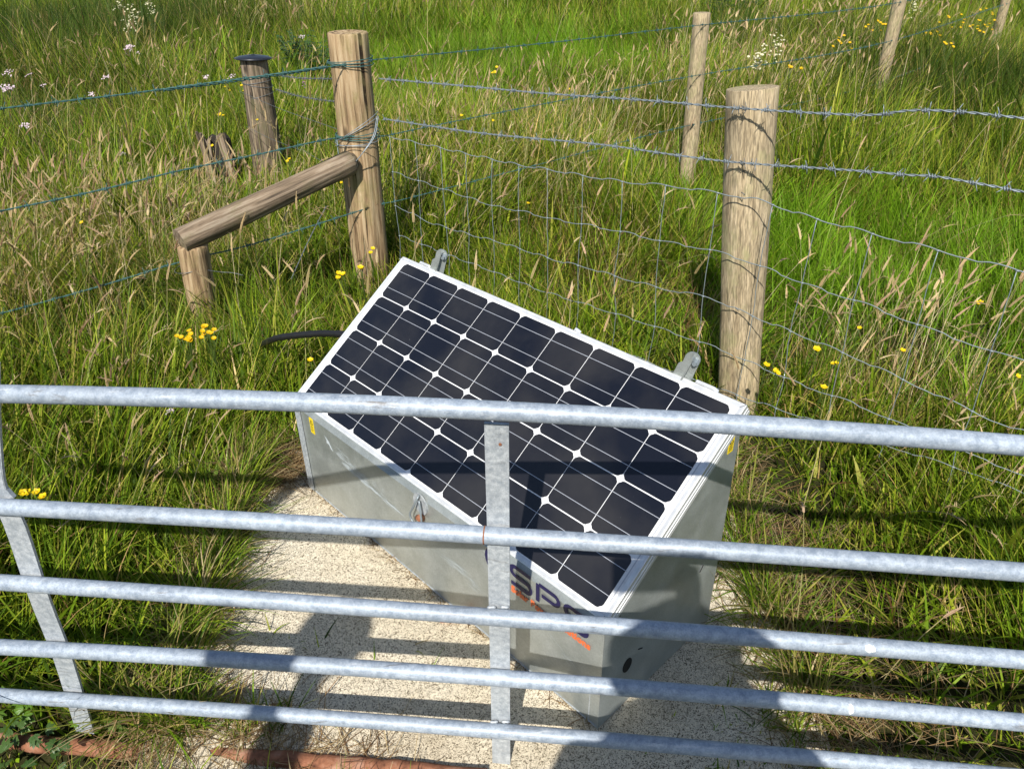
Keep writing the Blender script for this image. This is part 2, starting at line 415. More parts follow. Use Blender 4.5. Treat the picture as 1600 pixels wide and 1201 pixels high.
# cabinet (local: x along, y back, z up)
b = MB(); i0 = .006; wt = -.0352
def topz(y): return Z0 + (y + wt * ST * 0) * ST / CT + wt / CT
ya, yb = i0, DP - i0 + .010
pl = [(ya, 0.002), (yb, 0.002), (yb, topz(yb)), (ya, topz(ya))]
b.prism(pl, i0, LX - i0, lambda a, c, h: (h, a, c))
cab = b.build('cabinet', M['sheet'], unit)
b = MB()      # returned flanges and seams: left front flange, bottom lips, right corner fold
def rounded(x0, x1, z0, z1, r):
    pts = [(x0, z0), (x1, z0)]
    for k in range(6): a = k / 5 * math.pi / 2; pts.append((x1 - r + r * math.cos(a), z1 - r + r * math.sin(a)))
    for k in range(6): a = math.pi / 2 + k / 5 * math.pi / 2; pts.append((x0 + r + r * math.cos(a), z1 - r + r * math.sin(a)))
    return pts
b.prism(rounded(-.010, .016, .012, .325, .011), ya - .006, ya - .002, lambda a, c, h: (a, h, c))
b.prism([(LX - .034, .0), (LX - .0325, .0), (LX - .0325, .095), (LX - .034, .095)], ya - .0012, ya + .001, lambda a, c, h: (a, h, c))
b.prism([(.02, .006), (LX - .01, .006), (LX - .01, .009), (.02, .009)], ya - .0015, ya + .001, lambda a, c, h: (a, h, c))
fl = b.build('corner_flange', M['flat'], cab)
# screw on left flange
b = MB(); b.lathe([(.006, 0), (.006, .002), (.003, .004)], k=12); sc_ = b.build('screw', M['wire'], cab, True)
sc_.location = (.004, ya - .006, .312); sc_.rotation_euler = (math.pi / 2, 0, 0)
# scrapes and white mark on the front face
yy = ya - .0008
rnd = random.Random(4)
def scrape(s0, z0, s1, z1, w_, n):
    b = MB()
    for i in range(n):
        t0 = rnd.uniform(0, .8); t1 = min(1, t0 + rnd.uniform(.08, .35)); o_ = rnd.gauss(0, w_); hw = rnd.uniform(.0003, .0010)
        p0 = (s0 + (s1 - s0) * t0, z0 + (z1 - z0) * t0 + o_); p1 = (s0 + (s1 - s0) * t1, z0 + (z1 - z0) * t1 + o_ + rnd.gauss(0, .002))
        md = ((p0[0] + p1[0]) / 2, (p0[1] + p1[1]) / 2)
        yo = yy - rnd.random() * .0003
        b.add([(p0[0], yo, p0[1]), (md[0], yo, md[1] - hw), (p1[0], yo, p1[1]), (md[0], yo, md[1] + hw)], [(0, 1, 2, 3)])
    b.build('scrape_mark', M['scrape'], cab)
scrape(.18, .250, .36, .225, .012, 75); scrape(.20, .228, .52, .205, .0035, 60); scrape(.36, .240, .46, .21, .009, 26); scrape(.62, .17, .82, .16, .01, 30)
scrape(.80, .30, .93, .22, .012, 12); scrape(1.02, .20, 1.14, .13, .01, 10)
b = MB(); pts = [(.140, .287), (.150, .281), (.163, .274), (.172, .258), (.180, .246), (.168, .250), (.160, .262), (.148, .262), (.150, .272)]
b.add([(a, yy - .0005, c) for a, c in pts], [tuple(range(len(pts)))])
b.build('paint_patch', M['scrape'], cab)
# lettering: swoosh, SPS strokes, small orange line
b = MB()
def stroke(path, w_, closed=False, yq=yy - .0012):
    n = len(path); L_, R_ = [], []
    for i in range(n):
        p = Vector(path[i]).to_2d() if False else path[i]
        a = path[max(i - 1, 0)]; c = path[min(i + 1, n - 1)]
        tx, tz = c[0] - a[0], c[1] - a[1]; l = math.hypot(tx, tz) or 1; nx, nz = -tz / l, tx / l
        L_.append((p[0] + nx * w_ / 2, yq, p[1] + nz * w_ / 2)); R_.append((p[0] - nx * w_ / 2, yq, p[1] - nz * w_ / 2))
    b.add(L_ + R_, [(i, i + 1, n + i + 1, n + i) for i in range(n - 1)])
def arc(cx, cz, r, a0_, a1_, n=8): return [(cx + r * math.cos(math.radians(a0_ + (a1_ - a0_) * i / n)), cz + r * math.sin(math.radians(a0_ + (a1_ - a0_) * i / n))) for i in range(n + 1)]
def letter_S(x, z, w_=.062, h=.054):
    r = h / 4; t = z + h
    stroke([(x + w_, t)] + [(x + r, t)] + arc(x + r, t - r, r, 90, 270) + [(x + w_ - r, t - 2 * r)] + arc(x + w_ - r, t - 3 * r, r, 90, -90) + [(x, z)], .0112)
def letter_P(x, z, w_=.062, h=.054):
    r = h * .25; t = z + h
    stroke([(x, z), (x, t)], .0112)
    stroke([(x + .004, t), (x + w_ - r, t)] + arc(x + w_ - r, t - r, r, 90, -90) + [(x + .012, t - 2 * r)], .0112, yq=yy - .0014)
letter_S(.918, .266); letter_P(1.002, .266); letter_S(1.083, .266)
# dark crescent emblem left of the letters
pts = [(.862 + .032 * math.cos(math.radians(a)), .289 + .038 * math.sin(math.radians(a))) for a in range(60, 301, 20)] + [(.872 + .020 * math.cos(math.radians(a)), .289 + .030 * math.sin(math.radians(a))) for a in range(300, 59, -20)]
n = len(pts) // 2
b.add([(a, yy - .0012, c) for a, c in pts], [(i, i + 1, 2 * n - 2 - i, 2 * n - 1 - i) for i in range(n - 1)])
b.build('navy_lettering', M['navy'], cab)
def text(body, size, loc, mat, par, width=None, off_=.0, rz=0):
    cu = bpy.data.curves.new('t', 'FONT'); cu.body = body; cu.size = size; cu.offset = off_; cu.extrude = 0.0002; cu.space_character = 1.05
    o = bpy.data.objects.new('t', cu); COL.objects.link(o); dg = bpy.context.evaluated_depsgraph_get()
    me = bpy.data.meshes.new_from_object(o.evaluated_get(dg)); bpy.data.objects.remove(o)
    xs = [v.co.x for v in me.vertices]; k = (width / (max(xs) - min(xs))) if width else 1
    for v in me.vertices: v.co = Vector((v.co.x * k, -v.co.z, v.co.y))
    me.materials.clear(); me.materials.append(mat)
    q = bpy.data.objects.new('lettering', me); COL.objects.link(q); q.parent = par; q.location = loc; q.rotation_euler = (0, 0, rz); return q
t_ = text('Solar Power Solutions', .027, (.918, yy - .0010, .2365), M['orange'], cab, .238, .0012); t_.name = 'orange_lettering'
# warning stickers
def sticker(M4, w_, h, par):
    b = MB()
    def pt(a, c, h_): return M4 @ Vector((a, h_, c))
    b.prism(rounded(-w_ / 2, w_ / 2, -h / 2, h / 2, w_ * .2), -.0008, 0, pt, 0)
    t = w_ * .33
    for (p0, p1) in (((-t, .10 * h), (t, .10 * h)), ((t, .10 * h), (0, .36 * h)), ((0, .36 * h), (-t, .10 * h))):
        dx, dz = p1[0] - p0[0], p1[1] - p0[1]; l = math.hypot(dx, dz); nx, nz = -dz / l * .0009, dx / l * .0009
        b.prism([(p0[0] - nx, p0[1] - nz), (p1[0] - nx, p1[1] - nz), (p1[0] + nx, p1[1] + nz), (p0[0] + nx, p0[1] + nz)], -.0013, -.0009, pt, 1)
    for k in range(4):
        z = -.02 * h - k * .1 * h; b.prism([(-t, z - .0007), (t * (.9 - .3 * (k % 2)), z - .0007), (t * (.9 - .3 * (k % 2)), z + .0007), (-t, z + .0007)], -.0013, -.0009, pt, 1)
    return b.build('warning_sticker', [M['yellow'], M['black']], par)
sticker(Matrix.Translation((.074, ya - .0004, .286)), .021, .055, cab)
sticker(Matrix.Translation((LX - i0 + .0004, DP - .030, .580)) @ Matrix.Rotation(math.pi / 2, 4, 'Z'), .021, .042, cab)
# black bung in the right side
b = MB(); X1 = LX - i0
pts = [(.098 + .016 * math.cos(a), .137 + .021 * math.sin(a)) for a in np.linspace(0, 2 * math.pi, 20, endpoint=False)]
b.prism(pts, X1 - .004, X1 + .001, lambda a, c, h: (h, a, c)); b.build('cable_bung', M['hole'], cab)
for (y0, z0_, y1, z1_) in ((.135, .158, .150, .150), (.05, .332, .054, .330), (.36, .235, .372, .250)):
    b = MB(); b.tube([(X1 + .001, y0, z0_), (X1 + .001, y1, z1_)], .0012, 5)
    b.build('dark_nick', M['hole'], cab)
# hasp on the front
b = MB()
pts = [(.59 + .028 * math.cos(a), .298 + .032 * math.sin(a)) for a in np.linspace(0, 2 * math.pi, 20, endpoint=False)]
b.prism(pts, ya - .0035, ya, lambda a, c, h: (a, h, c), 0)
hp = b.build('hasp', M['flat'], cab)
b = MB(); P = smooth_path([(.592, ya - .004, .330), (.594, ya - .014, .322), (.582, ya - .020, .292), (.568, ya - .022, .262), (.580, ya - .022, .244), (.612, ya - .022, .252), (.610, ya - .018, .285), (.600, ya - .012, .320)], 5)
b.tube(P, .0027, 8); b.tube([(.584, ya - .010, .254), (.602, ya - .012, .264)], [.008, .011], 10, 1)
b.build('padlock_ring', [M['wire'], M['rust']], hp, True)
# lid fold screws along the right top
# --- solar panel
pan = MB(); pan.prism([(.003, .003), (LX - .003, .003), (LX - .003, LV - .003), (.003, LV - .003)], -.0345, -.0024, pn)
panel = pan.build('solar_panel', M['back'], unit)
b = MB(); prof = [(.0115, -.0023), (.0115, 0), (.0045, .0004), (.0036, -.0008), (.0022, -.0008), (.0014, .0004), (0, 0), (0, -.0105), (.0018, -.0118), (.0018, -.0145), (0, -.0158), (0, -.0225), (.0012, -.0232), (.0012, -.0248), (0, -.0256), (-.0, -.0352), (.0115, -.0352)]
def rr(d): return [(d, d), (LX - d, d), (LX - d, LV - d), (d, LV - d)]
vs = [pn(x, y, w_) for d, w_ in prof for x, y in rr(d)]; n = len(prof)
b.add(vs, [(i * 4 + j, i * 4 + (j + 1) % 4, ((i + 1) % n) * 4 + (j + 1) % 4, ((i + 1) % n) * 4 + j) for i in range(n) for j in range(4)])
fr = b.build('frame', M['alu'], panel)
# mitre joints
b = MB()
for (x, y, dx, dy) in ((0, 0, 1, 1), (LX, 0, -1, 1), (LX, LV, -1, -1), (0, LV, 1, -1)):
    p0 = (x + dx * .0007, y + dy * .0007); p1 = (x + dx * .011, y + dy * .011); e = .00035
    b = MB(); b.prism([(p0[0] - e * dx, p0[1] + e * dy), (p0[0] + e * dx, p0[1] - e * dy), (p1[0] + e * dx, p1[1] - e * dy), (p1[0] - e * dx, p1[1] + e * dy)], .0002, .0007, pn)
    b.build('mitre_joint', M['black'], fr)
cells = MB(); bus = MB(); cut = .0128
def cellpoly(x0, x1, y0, y1, c):
    P = []
    for (x, y, a) in ((x1 - c, y1 - c, 0), (x0 + c, y1 - c, 90), (x0 + c, y0 + c, 180), (x1 - c, y0 + c, 270)):
        for k in range(5):
            t = math.radians(a + k * 22.5); f_ = .86 + .14 * abs(math.cos(2 * (math.radians(a + k * 22.5))))
            P.append((x + c * math.cos(t) * f_, y + c * math.sin(t) * f_))
    return P
for i in range(9):
    for j in range(4):
        x0 = .026 + i * .127 + .0008; x1 = .026 + (i + 1) * .127 - .0008; y0 = .0145 + j * .128 + .0014; y1 = .0145 + (j + 1) * .128 - .0014
        P = cellpoly(x0, x1, y0, y1, cut); cells.add([pn(x, y, -.0018) for x, y in P], [tuple(range(len(P)))])
for j in range(4):
    for fr_ in (.26, .74):
        y = .0145 + (j + fr_) * .128; x0, x1 = .024, 1.171
        bus.add([pn(x0, y - .0007, -.0014), pn(x1, y - .0007, -.0014), pn(x1, y + .0007, -.0014), pn(x0, y + .0007, -.0014)], [(0, 1, 2, 3)])
for x in (.0185, 1.1765):
    for (ya_, yb_) in ((.04, .25), (.29, .50)):
        bus.add([pn(x - .0012, ya_, -.0014), pn(x + .0012, ya_, -.0014), pn(x + .0012, yb_, -.0014), pn(x - .0012, yb_, -.0014)], [(0, 1, 2, 3)])
cells.build('solar_cells', M['cell'], panel); bus.build('busbars', M['bus'], panel)
# hinge brackets on the back edge
def bracket(u, flip, tw):
    b = MB(); Mx = Matrix.Translation((u, DP + .006, Z0 + LV * ST - .05)) @ Matrix.Rotation(tw, 4, 'Z') @ Matrix.Rotation(.30, 4, 'Y')
    pts = [(-.022, 0), (.024, 0), (.022, .07)] + [(.004 + .018 * math.cos(math.radians(a)), .098 + .019 * math.sin(math.radians(a))) for a in range(-10, 171, 20)] + [(-.013, .082), (-.020, .074)]
    b.prism([(a * flip, c) for a, c in pts], -.0018, .0018, lambda a, c, h: Mx @ Vector((a, h, c)))
    b.prism([(.0 , 0), (.004, 0), (.006, .11), (.002, .112)], -.020, -.0018, lambda a, c, h: Mx @ Vector((a, h, c)))
    o = b.build('hinge_bracket', M['sheet'], unit)
    b = MB(); c0 = Mx @ Vector((.012 * flip, 0, .098)); d = (Mx.to_3x3() @ Vector((0, -1, 0)))
    b.tube([c0, c0 + d * .008], .0095, 10); b.tube([c0 + d * .008, c0 + d * .016], .0055, 6); b.build('bolt', M['wire'], o, False)
bracket(.135, 1, .55); bracket(1.01, 1, .35)
b = MB()
for u0, u1 in ((.075, .13), (.70, .72), (1.06, 1.12)):
    b = MB(); b.prism([(u0, 0), (u1, 0), (u1 - .008, .010), (u0 + .006, .010)], LV - .004 + .0045, LV + .008, lambda a, c, h: pn(a, h, c - .008))
    b.build('edge_clip', M['alu'], unit)
tag(unit, 'galvanised steel power box on the concrete pad with a tilted solar panel as lid', 'solar box')

# black corrugated cable from behind the box
P = smooth_path([at_z(560, 523, .40), at_z(535, 522, .385), at_z(500, 521, .36), at_z(462, 524, .33), at_z(434, 528, .30), at_z(418, 534, .25), at_z(408, 540, .15), at_z(400, 548, -.03)], 10)
b = MB(); b.tube(P, [.0115 + (.0014 if i % 6 == 0 else 0) for i in range(len(P))], 12)
tag(b.build('black_cable', M['hose'], smooth=True), 'thick black taped cable leaving the left end of the solar box into grass', 'cable')

# ------------------------------------------------------------------ fences
def twist(b, P, r=.00135, h=.0015, pitch=.055, k=5, mi=0, step=.008, phase=0):
    P = smooth_path(P, 8); d = [0]
    for a, c in zip(P, P[1:]): d.append(d[-1] + (c - a).length)
    L = d[-1]; n = max(2, int(L / step)); out = []; j = 0
    for i in range(n + 1):
        s_ = L * i / n
        while j < len(d) - 2 and d[j + 1] < s_: j += 1
        t = (s_ - d[j]) / max(1e-9, d[j + 1] - d[j]); out.append((P[j].lerp(P[j + 1], t), s_))
    T = (out[-1][0] - out[0][0]).normalized(); u = Vector((0, 0, 1)); u = (u - T * u.dot(T)).normalized(); v = T.cross(u)
    for ph in (0, math.pi):
        b.tube([p + (u * math.cos(s_ / pitch * 2 * math.pi + ph + phase) + v * math.sin(s_ / pitch * 2 * math.pi + ph + phase)) * h for p, s_ in out], r, k, mi)
    return out, T, u, v
def barb(b, p, T, u, v, s=1.0, mi=0, k=4):
    rnd = random; a0_ = rnd.uniform(0, 6.28); P = []
    for i in range(19):
        a = a0_ + i / 18 * 2 * math.pi * 2.5; P.append(p + T * ((i / 18 - .5) * .013 * s) + (u * math.cos(a) + v * math.sin(a)) * .0042 * s)
    b.tube(P, .0011 * s, k, mi)
    for e in range(4):
        a = a0_ + e * 1.57 + rnd.uniform(-.4, .4); d = (u * math.cos(a) + v * math.sin(a) + T * rnd.uniform(-.6, .6)).normalized()
        q = p + T * ((e % 2 - .5) * .012 * s); b.tube([q, q + d * .017 * s], [.0012 * s, .0006 * s], k, mi)
def barbed(name, P, mat, parent, spacing=.085, scale=1.0, k=5, step=.008):
    b = MB(); out, T, u, v = twist(b, P, .00135 * scale, .0015 * scale, .055, k, 0, step)
    nxt = random.uniform(0, spacing)
    for p, s_ in out:
        if s_ >= nxt: barb(b, p, T, u, v, scale); nxt = s_ + spacing * random.uniform(.85, 1.12)
    o = b.build(name, mat, None, True); o.parent = parent; o.matrix_parent_inverse = parent.matrix_world.inverted() if False else Matrix.Translation(-Vector(parent.location)); return o
def child(o, par): o.parent = par; o.matrix_parent_inverse = Matrix.Translation(-Vector(par.location)); return o
def post(name, base, top, r0, r1, mat, par, seed=0, chamfer=.004, rough_top=.003, k=40, bury=.25, wk=1.0, bow=0.0):
    rnd = random.Random(seed); base = Vector(base); top = Vector(top); b = MB()
    L = (top - base).length; ph = [rnd.uniform(0, 6.28) for _ in range(6)]
    def wob(a, z): return 1 + wk * (.018 * math.sin(2 * a + ph[0] + z * 1.5) + .012 * math.sin(5 * a + ph[1] + z * 3) + .006 * math.sin(11 * a + ph[2] + z * 9) + .01 * math.sin(z * 7 + ph[3]) - .05 * max(0, math.cos(a - ph[4]) - .985) / .015)
    n = 22; prof = [(r0 + (r1 - r0) * i / n, -bury + (L + bury - chamfer) * i / n) for i in range(n + 1)]
    prof += [(r1 - chamfer * .5, L - chamfer * .3), (r1 - chamfer * 1.6, L), (r1 * .6, L - rough_top), (r1 * .25, L - rough_top * .4), (.002, L - rough_top)]
    b.lathe(prof, k=k, wob=wob)
    o = b.build(name, mat, None, 'x')
    autosm(o.data, 40); q = (top - base).to_track_quat('Z', 'Y').to_matrix().to_4x4()
    o.matrix_world = Matrix.Translation(base) @ q
    if par is not None:
        o.parent = par; o.matrix_parent_inverse = Matrix.Translation(-Vector(par.location))
    return o
# corner strainer assembly
CB = Vector((-.705, 3.60, 0)); ct = at_y(543, 50, CB.y)
corner = empty('corner_post', CB)
cp = post('post', CB, (ct.x - .0, CB.y, ct.z), .094, .087, M['post'], corner, 3, .006, .006)
SB = Vector((-1.325, 2.96, 0)); sb_top = at_y(300, 381, SB.y)
post('stake', SB, (sb_top.x, SB.y, sb_top.z), .062, .060, M['post'], corner, 8, .008, .01)
s0 = at_y(292, 372, SB.y - .02); s1 = at_y(556, 250, CB.y - .10)
st = post('strut', s0, s1, .052, .052, M['greywood'], corner, 12, .035, .004, bury=.03, wk=2.6)
tag(st, 'grey weathered strut running down from the corner post')
b = MB()
def ring(c, r, n=26, tilt=0, h=0, a0=0, a1=2 * math.pi):
    return [Vector((c[0] + r * math.cos(a0 + (a1 - a0) * i / n), c[1] + r * math.sin(a0 + (a1 - a0) * i / n), c[2] + tilt * math.cos(a0 + (a1 - a0) * i / n) + h * i / n)) for i in range(n + 1)]
zt = at_y(575, 215, CB.y - .1).z; cx = CB.x + (ct.x - CB.x) * .5
b.tube(ring((cx, CB.y, zt - .035), .102, tilt=.004), .0016, 6); b.tube(ring((cx, CB.y, zt + .02), .101, tilt=.05), .0016, 6); b.tube(ring((cx, CB.y, zt + .028), .102, tilt=.06), .0016, 6)
q0 = at_y(589, 182, CB.y - .08); q1 = at_y(583, 213, CB.y - .11); q2 = at_y(566, 240, CB.y - .15); q3 = at_y(546, 264, CB.y - .14)
b.tube(smooth_path([q0, q1, q2, q3]), .002, 6); b.tube(smooth_path([q0 + Vector((.006, 0, 0)), q1 + Vector((.007, 0, 0)), q2 + Vector((.004, 0, .004)), q3]), .002, 6)
q4 = at_y(527, 222, CB.y - .10); b.tube(smooth_path([q4 + Vector((0, 0, .01)), at_y(529, 242, CB.y - .12), at_y(533, 246, CB.y - .10)]), .002, 6)
b.tube([at_y(524, 228, CB.y - .115), at_y(580, 229, CB.y - .115)], .0016, 6)
child(b.build('tie_wire', M['wire'], None, True), corner)
b = MB(); z = sb_top.z - .10
b.tube(ring((SB.x, SB.y, z), .066, tilt=.008), .0013, 5); b.tube(smooth_path([(SB.x + .06, SB.y - .03, z), at_y(345, 425, SB.y), at_y(362, 426, SB.y), at_y(380, 430, SB.y)]), .0013, 5)
child(b.build('tie_wire', M['oldwire'], None, True), corner)
b = MB(); twist(b, [at_y(510, 322, 3.3), at_y(495, 350, 3.22), at_y(478, 385, 3.13), at_y(455, 436, 3.0)], .0012, .0014, .04)
child(b.build('hanging_wire', M['oldwire'], None, True), corner)
tag(corner, 'thick brown corner post with wire lashings and a slanting strut to a short stake', 'fence post')

# fence 1: netting fence from capped post past the corner to the right
RB = Vector((.835, 2.36, 0)); rt = at_y(1176, 137, 2.46)
fence1 = empty('netting_fence', RB)
rp = post('post', RB, (rt.x, 2.46, rt.z), .070, .078, M['tan'], fence1, 21, .003, .004, 48); tag(rp, 'pale tan sawn post with a diagonal weave pattern and two barbed wires stapled across it')
KB = at_z(420, 262) * .955; KB.z = 0; kt = at_y(396, 92, KB.y)
kp = post('post', KB, (kt.x, KB.y, kt.z), .122, .088, M['capwood'], fence1, 31, .004, .004); tag(kp, 'grey weathered post wearing a black disc cap')
b = MB(); b.lathe([(.08, -.004), (.118, -.002), (.124, .003), (.10, .012), (.05, .020), (.012, .022), (.008, .026), (.001, .026)], k=36)
c_ = b.build('cap', M['cap'], None, True); c_.matrix_world = Matrix.Translation(kt) @ Matrix.Rotation(.05, 4, 'Y'); c_.parent = kp; c_.matrix_parent_inverse = kp.matrix_world.inverted()
# matrix_world of a fresh object is stale: place by hand
c_.matrix_parent_inverse = Matrix.Identity(4); c_.location = (0, 0, (kt - KB).length + .001); c_.rotation_euler = (0, 0.03, 0)
FA = Vector((CB.x + .085, CB.y - .02)); FB = Vector((RB.x - .064, RB.y - .064))
FD = (FB - FA).normalized()
def fp(px, py): return at_plane(FA, FB, px, py)
EB = FA + FD * 4.1; EP = Vector((EB.x, EB.y + .09, 0))
post('post', EP, EP + Vector((0, 0, 1.12)), .07, .072, M['tan'], fence1, 22)
def along(P, s): return P
bw1 = [fp(*q) for q in [(592, 123), (720, 134), (850, 146), (1010, 157), (1165, 170), (1343, 180), (1600, 185)]]
bw2 = [fp(*q) for q in [(600, 186), (750, 208), (930, 225), (1060, 243), (1165, 255), (1400, 272), (1600, 300)]]
def ext(P, z):
    return P + [Vector((EB.x, EB.y, z))]
barbed('barbed_wire', ext(bw1, 1.10), M['wire'], fence1, .085, 1.3); barbed('barbed_wire', ext(bw2, .93), M['wire'], fence1, .085, 1.3)
# runs between capped post and corner
for (pa, pb) in (((432, 117), (522, 124)), ((432, 140), (527, 162))):
    A_ = at_y(*pa, KB.y - .06); B_ = at_y(*pb, CB.y + .09); barbed('barbed_wire', [A_, A_.lerp(B_, .5) + Vector((0, 0, -.008)), B_ + Vector((.05, 0, 0))], M['oldwire'], fence1, .09, 1, 4)
NP = [[(606, 213), (765, 248), (812, 258), (858, 265), (915, 275), (982, 285), (1046, 290), (1127, 302), (1184, 312), (1262, 338), (1352, 362), (1462, 390), (1600, 425)],
      [(612, 268), (706, 300), (772, 322), (816, 330), (862, 342), (915, 351), (972, 362), (1040, 378), (1110, 390), (1175, 410), (1262, 445), (1345, 472), (1460, 517), (1585, 560)],
      [(620, 322), (672, 348), (740, 368), (780, 378), (866, 406), (918, 418), (970, 434), (1040, 452), (1108, 464), (1172, 492), (1255, 525), (1340, 560), (1445, 608), (1555, 658)],
      [(630, 370), (700, 398), (760, 420), (840, 452), (1000, 502), (1125, 545), (1250, 600), (1335, 630), (1430, 672), (1520, 712)],
      [(640, 410), (760, 462), (1000, 560), (1125, 608), (1400, 700), (1540, 745), (1600, 772)]]
net = MB(); SV = [.12, .29, .46, .60, .75, .90, 1.05, 1.21, 1.385, 1.56, 1.75, 1.935, 2.075, 2.24, 2.42, 2.62, 2.83, 3.03, 3.24, 3.45, 3.66, 3.88]
prof_ = []
for k, L in enumerate(NP):
    P = [fp(*q) for q in L]; s_ = np.array([(Vector((p.x, p.y)) - FA).dot(FD) for p in P]); z_ = np.array([p.z for p in P]); prof_.append((s_, z_))
def netp(k, s, o=0):
    z = float(np.interp(s, *prof_[k])); q = FA + FD * s; nrm = Vector((FD.y, -FD.x)) * -1
    return Vector((q.x - FD.y * -0 + o * FD.y, q.y - o * FD.x, z))
for k in range(5):
    P = []
    for a, c in zip(SV, SV[1:]):
        for t in np.linspace(0, 1, 8, endpoint=False):
            s = a + (c - a) * t; p = netp(k, s); p.z += .004 * math.sin(t * math.pi * 2) * (1 if k % 2 else -1) + (-.004 if .45 < t < .55 else 0); P.append(p)
    P.append(netp(k, SV[-1])); net.tube(P, .0018 if k == 0 else .0016, 5)
rnd = random.Random(9)
for s in SV:
    Q = [netp(k, s + rnd.uniform(-.008, .008), .002) for k in range(5)]
    Q = [Q[0]] + Q[1:]; P = smooth_path(Q + [Q[-1] + Vector((0, 0, -.06))], 4); P = [p + Vector((rnd.uniform(-.0015, .0015), 0, 0)) for p in P]
    net.tube(P, .0014, 5)
    for q in Q:
        net.tube(ring((q.x, q.y, q.z), .0032, 8), .0014, 4)
        net.tube([q - Vector((FD.x, FD.y, 0)) * .005, q + Vector((FD.x, FD.y, 0)) * .005], .0028, 5)
child(net.build('wire_netting', M['netwire'], None, True), fence1)
b = MB()
for (pa, pb) in (((374, 143), (530, 203)), ((385, 198), (470, 235)), ((470, 232), (528, 262))):
    A_ = at_y(*pa, KB.y - .10 if pa[0] < 440 else (KB.y + CB.y) / 2); B_ = at_y(*pb, (KB.y + CB.y) / 2 if pb[0] == 470 else CB.y + .05); b.tube(smooth_path([A_, A_.lerp(B_, .5) + Vector((0, 0, -.01)), B_]), .0014, 5)
for zz, tl in ((kt.z - .14, .01), (kt.z - .155, -.02), (kt.z - .23, .02)):
    b.tube(ring((KB.x + (kt.x - KB.x) * .9, KB.y, zz), .097, tilt=tl), .0018, 5)
child(b.build('old_netting_wire', M['oldwire'], None, True), fence1)
# staples on the tan post
for (px, py) in ((1163, 170), (1160, 255), (1162, 305), (1152, 485)):
    b = MB(); q = fp(px, py); b.tube(smooth_path([q + Vector((-.006, .01, .006)), q + Vector((0, -.004, .004)), q + Vector((.004, .01, -.004))], 3), .0014, 5)
    T_ = Vector((FD.x, FD.y, 0)); 
    if py < 300: barb(b, q + Vector((0, -.001, 0)), T_, Vector((0, 0, 1)), T_.cross(Vector((0, 0, 1))), 1.25)
    child(b.build('staple', M['oldwire'], None, True), fence1)

tag(fence1, 'galvanised netting fence topped by two barbed wires running behind the solar box', 'fence')

# fence 2: green barbed wires from the left past the corner to far posts
P1 = Vector((1.222, 5.19, 0)); P2 = at_z(1368, 168) * .96; P3 = at_z(1548, 84) * .96; P2.z = P3.z = 0
fence2 = empty('green_wire_fence', P1)
t1 = at_y(1097, 20, P1.y); post('post', P1, (t1.x, P1.y, t1.z), .054, .052, M['tan'], fence2, 41)
t2 = at_y(1406, 0, P2.y); h2 = t2.z; post('post', P2, (t2.x, P2.y, t2.z + .12), .055, .053, M['tan'], fence2, 42)
t3 = at_y(1572, 0, P3.y); post('post', P3, (t3.x, P3.y, t3.z + .3), .055, .053, M['tan'], fence2, 43)
tag(list(fence2.children)[0] if fence2.children else P1 and fence2, None)
CL = Vector((CB.x, CB.y - .1)); LD2 = (Vector((CB.x, CB.y)) - Vector((P1.x, P1.y))).normalized()
PL = Vector((CB.x, CB.y)) + LD2 * 3.4
post('post', (PL.x, PL.y, 0), (PL.x, PL.y, 1.1), .06, .058, M['post'], fence2, 44)
Lp = [[(-250, 196), (0, 170), (200, 147), (400, 120), (520, 104)], [(-250, 382), (0, 330), (280, 267), (410, 240), (530, 215)], [(-250, 556), (0, 490), (280, 410), (400, 380), (560, 330)]]
Rp = [[(580, 94), (850, 68), (1090, 40)], [(600, 213), (700, 192), (925, 148), (1083, 119)], [(600, 318), (645, 308), (850, 255), (1073, 197)]]
R2 = [[(1400, 5)], [(1386, 66)], [(1374, 130)]]
for k in range(3):
    A_ = [at_plane((CB.x, CB.y - .1), (PL.x, PL.y - .06), *q) for q in Lp[k]]
    A_ = [Vector((PL.x, PL.y - .06, A_[0].z + .01))] + A_[1:]
    Cc = [at_plane((CB.x, CB.y - .1), (P1.x, P1.y - .055), *q) for q in Rp[k]]
    D_ = [at_plane((P1.x, P1.y - .055), (P2.x, P2.y - .055), *q) for q in R2[k]]
    barbed('barbed_wire', A_ + Cc[:1], M['greenwire'], fence2, .085, 1.35)
    barbed('barbed_wire', Cc + D_ + [Vector((P3.x, P3.y - .055, D_[0].z))], M['greenwire'], fence2, .10, 1.1, 4, .016)
    b = MB(); zc = (A_[-1].z + Cc[0].z) / 2; cxx = CB.x + (ct.x - CB.x) * zc / ct.z
    if k < 2:
        for q in range(3): b.tube(ring((cxx, CB.y, zc + (q - 1) * .009), .099, tilt=.006 * (q - 1)), .002, 5)
        child(b.build('wire_wrap', M['greenwire'], None, True), fence2)
b = MB()    # spliced knot on the top wire
A_ = [at_plane((CB.x, CB.y - .1), (PL.x, PL.y - .06), x, y) for x, y in ((255, 141), (290, 136), (340, 130), (440, 116), (510, 105))]
for f_ in (0, 1): twist(b, A_, .0017, .005, .07, 5, 0, .006, f_ * .8)
child(b.build('wire_splice', M['greenwire'], None, True), fence2)
tag(fence2, 'fence of three green barbed wires with slim round posts receding to the far right', 'fence')

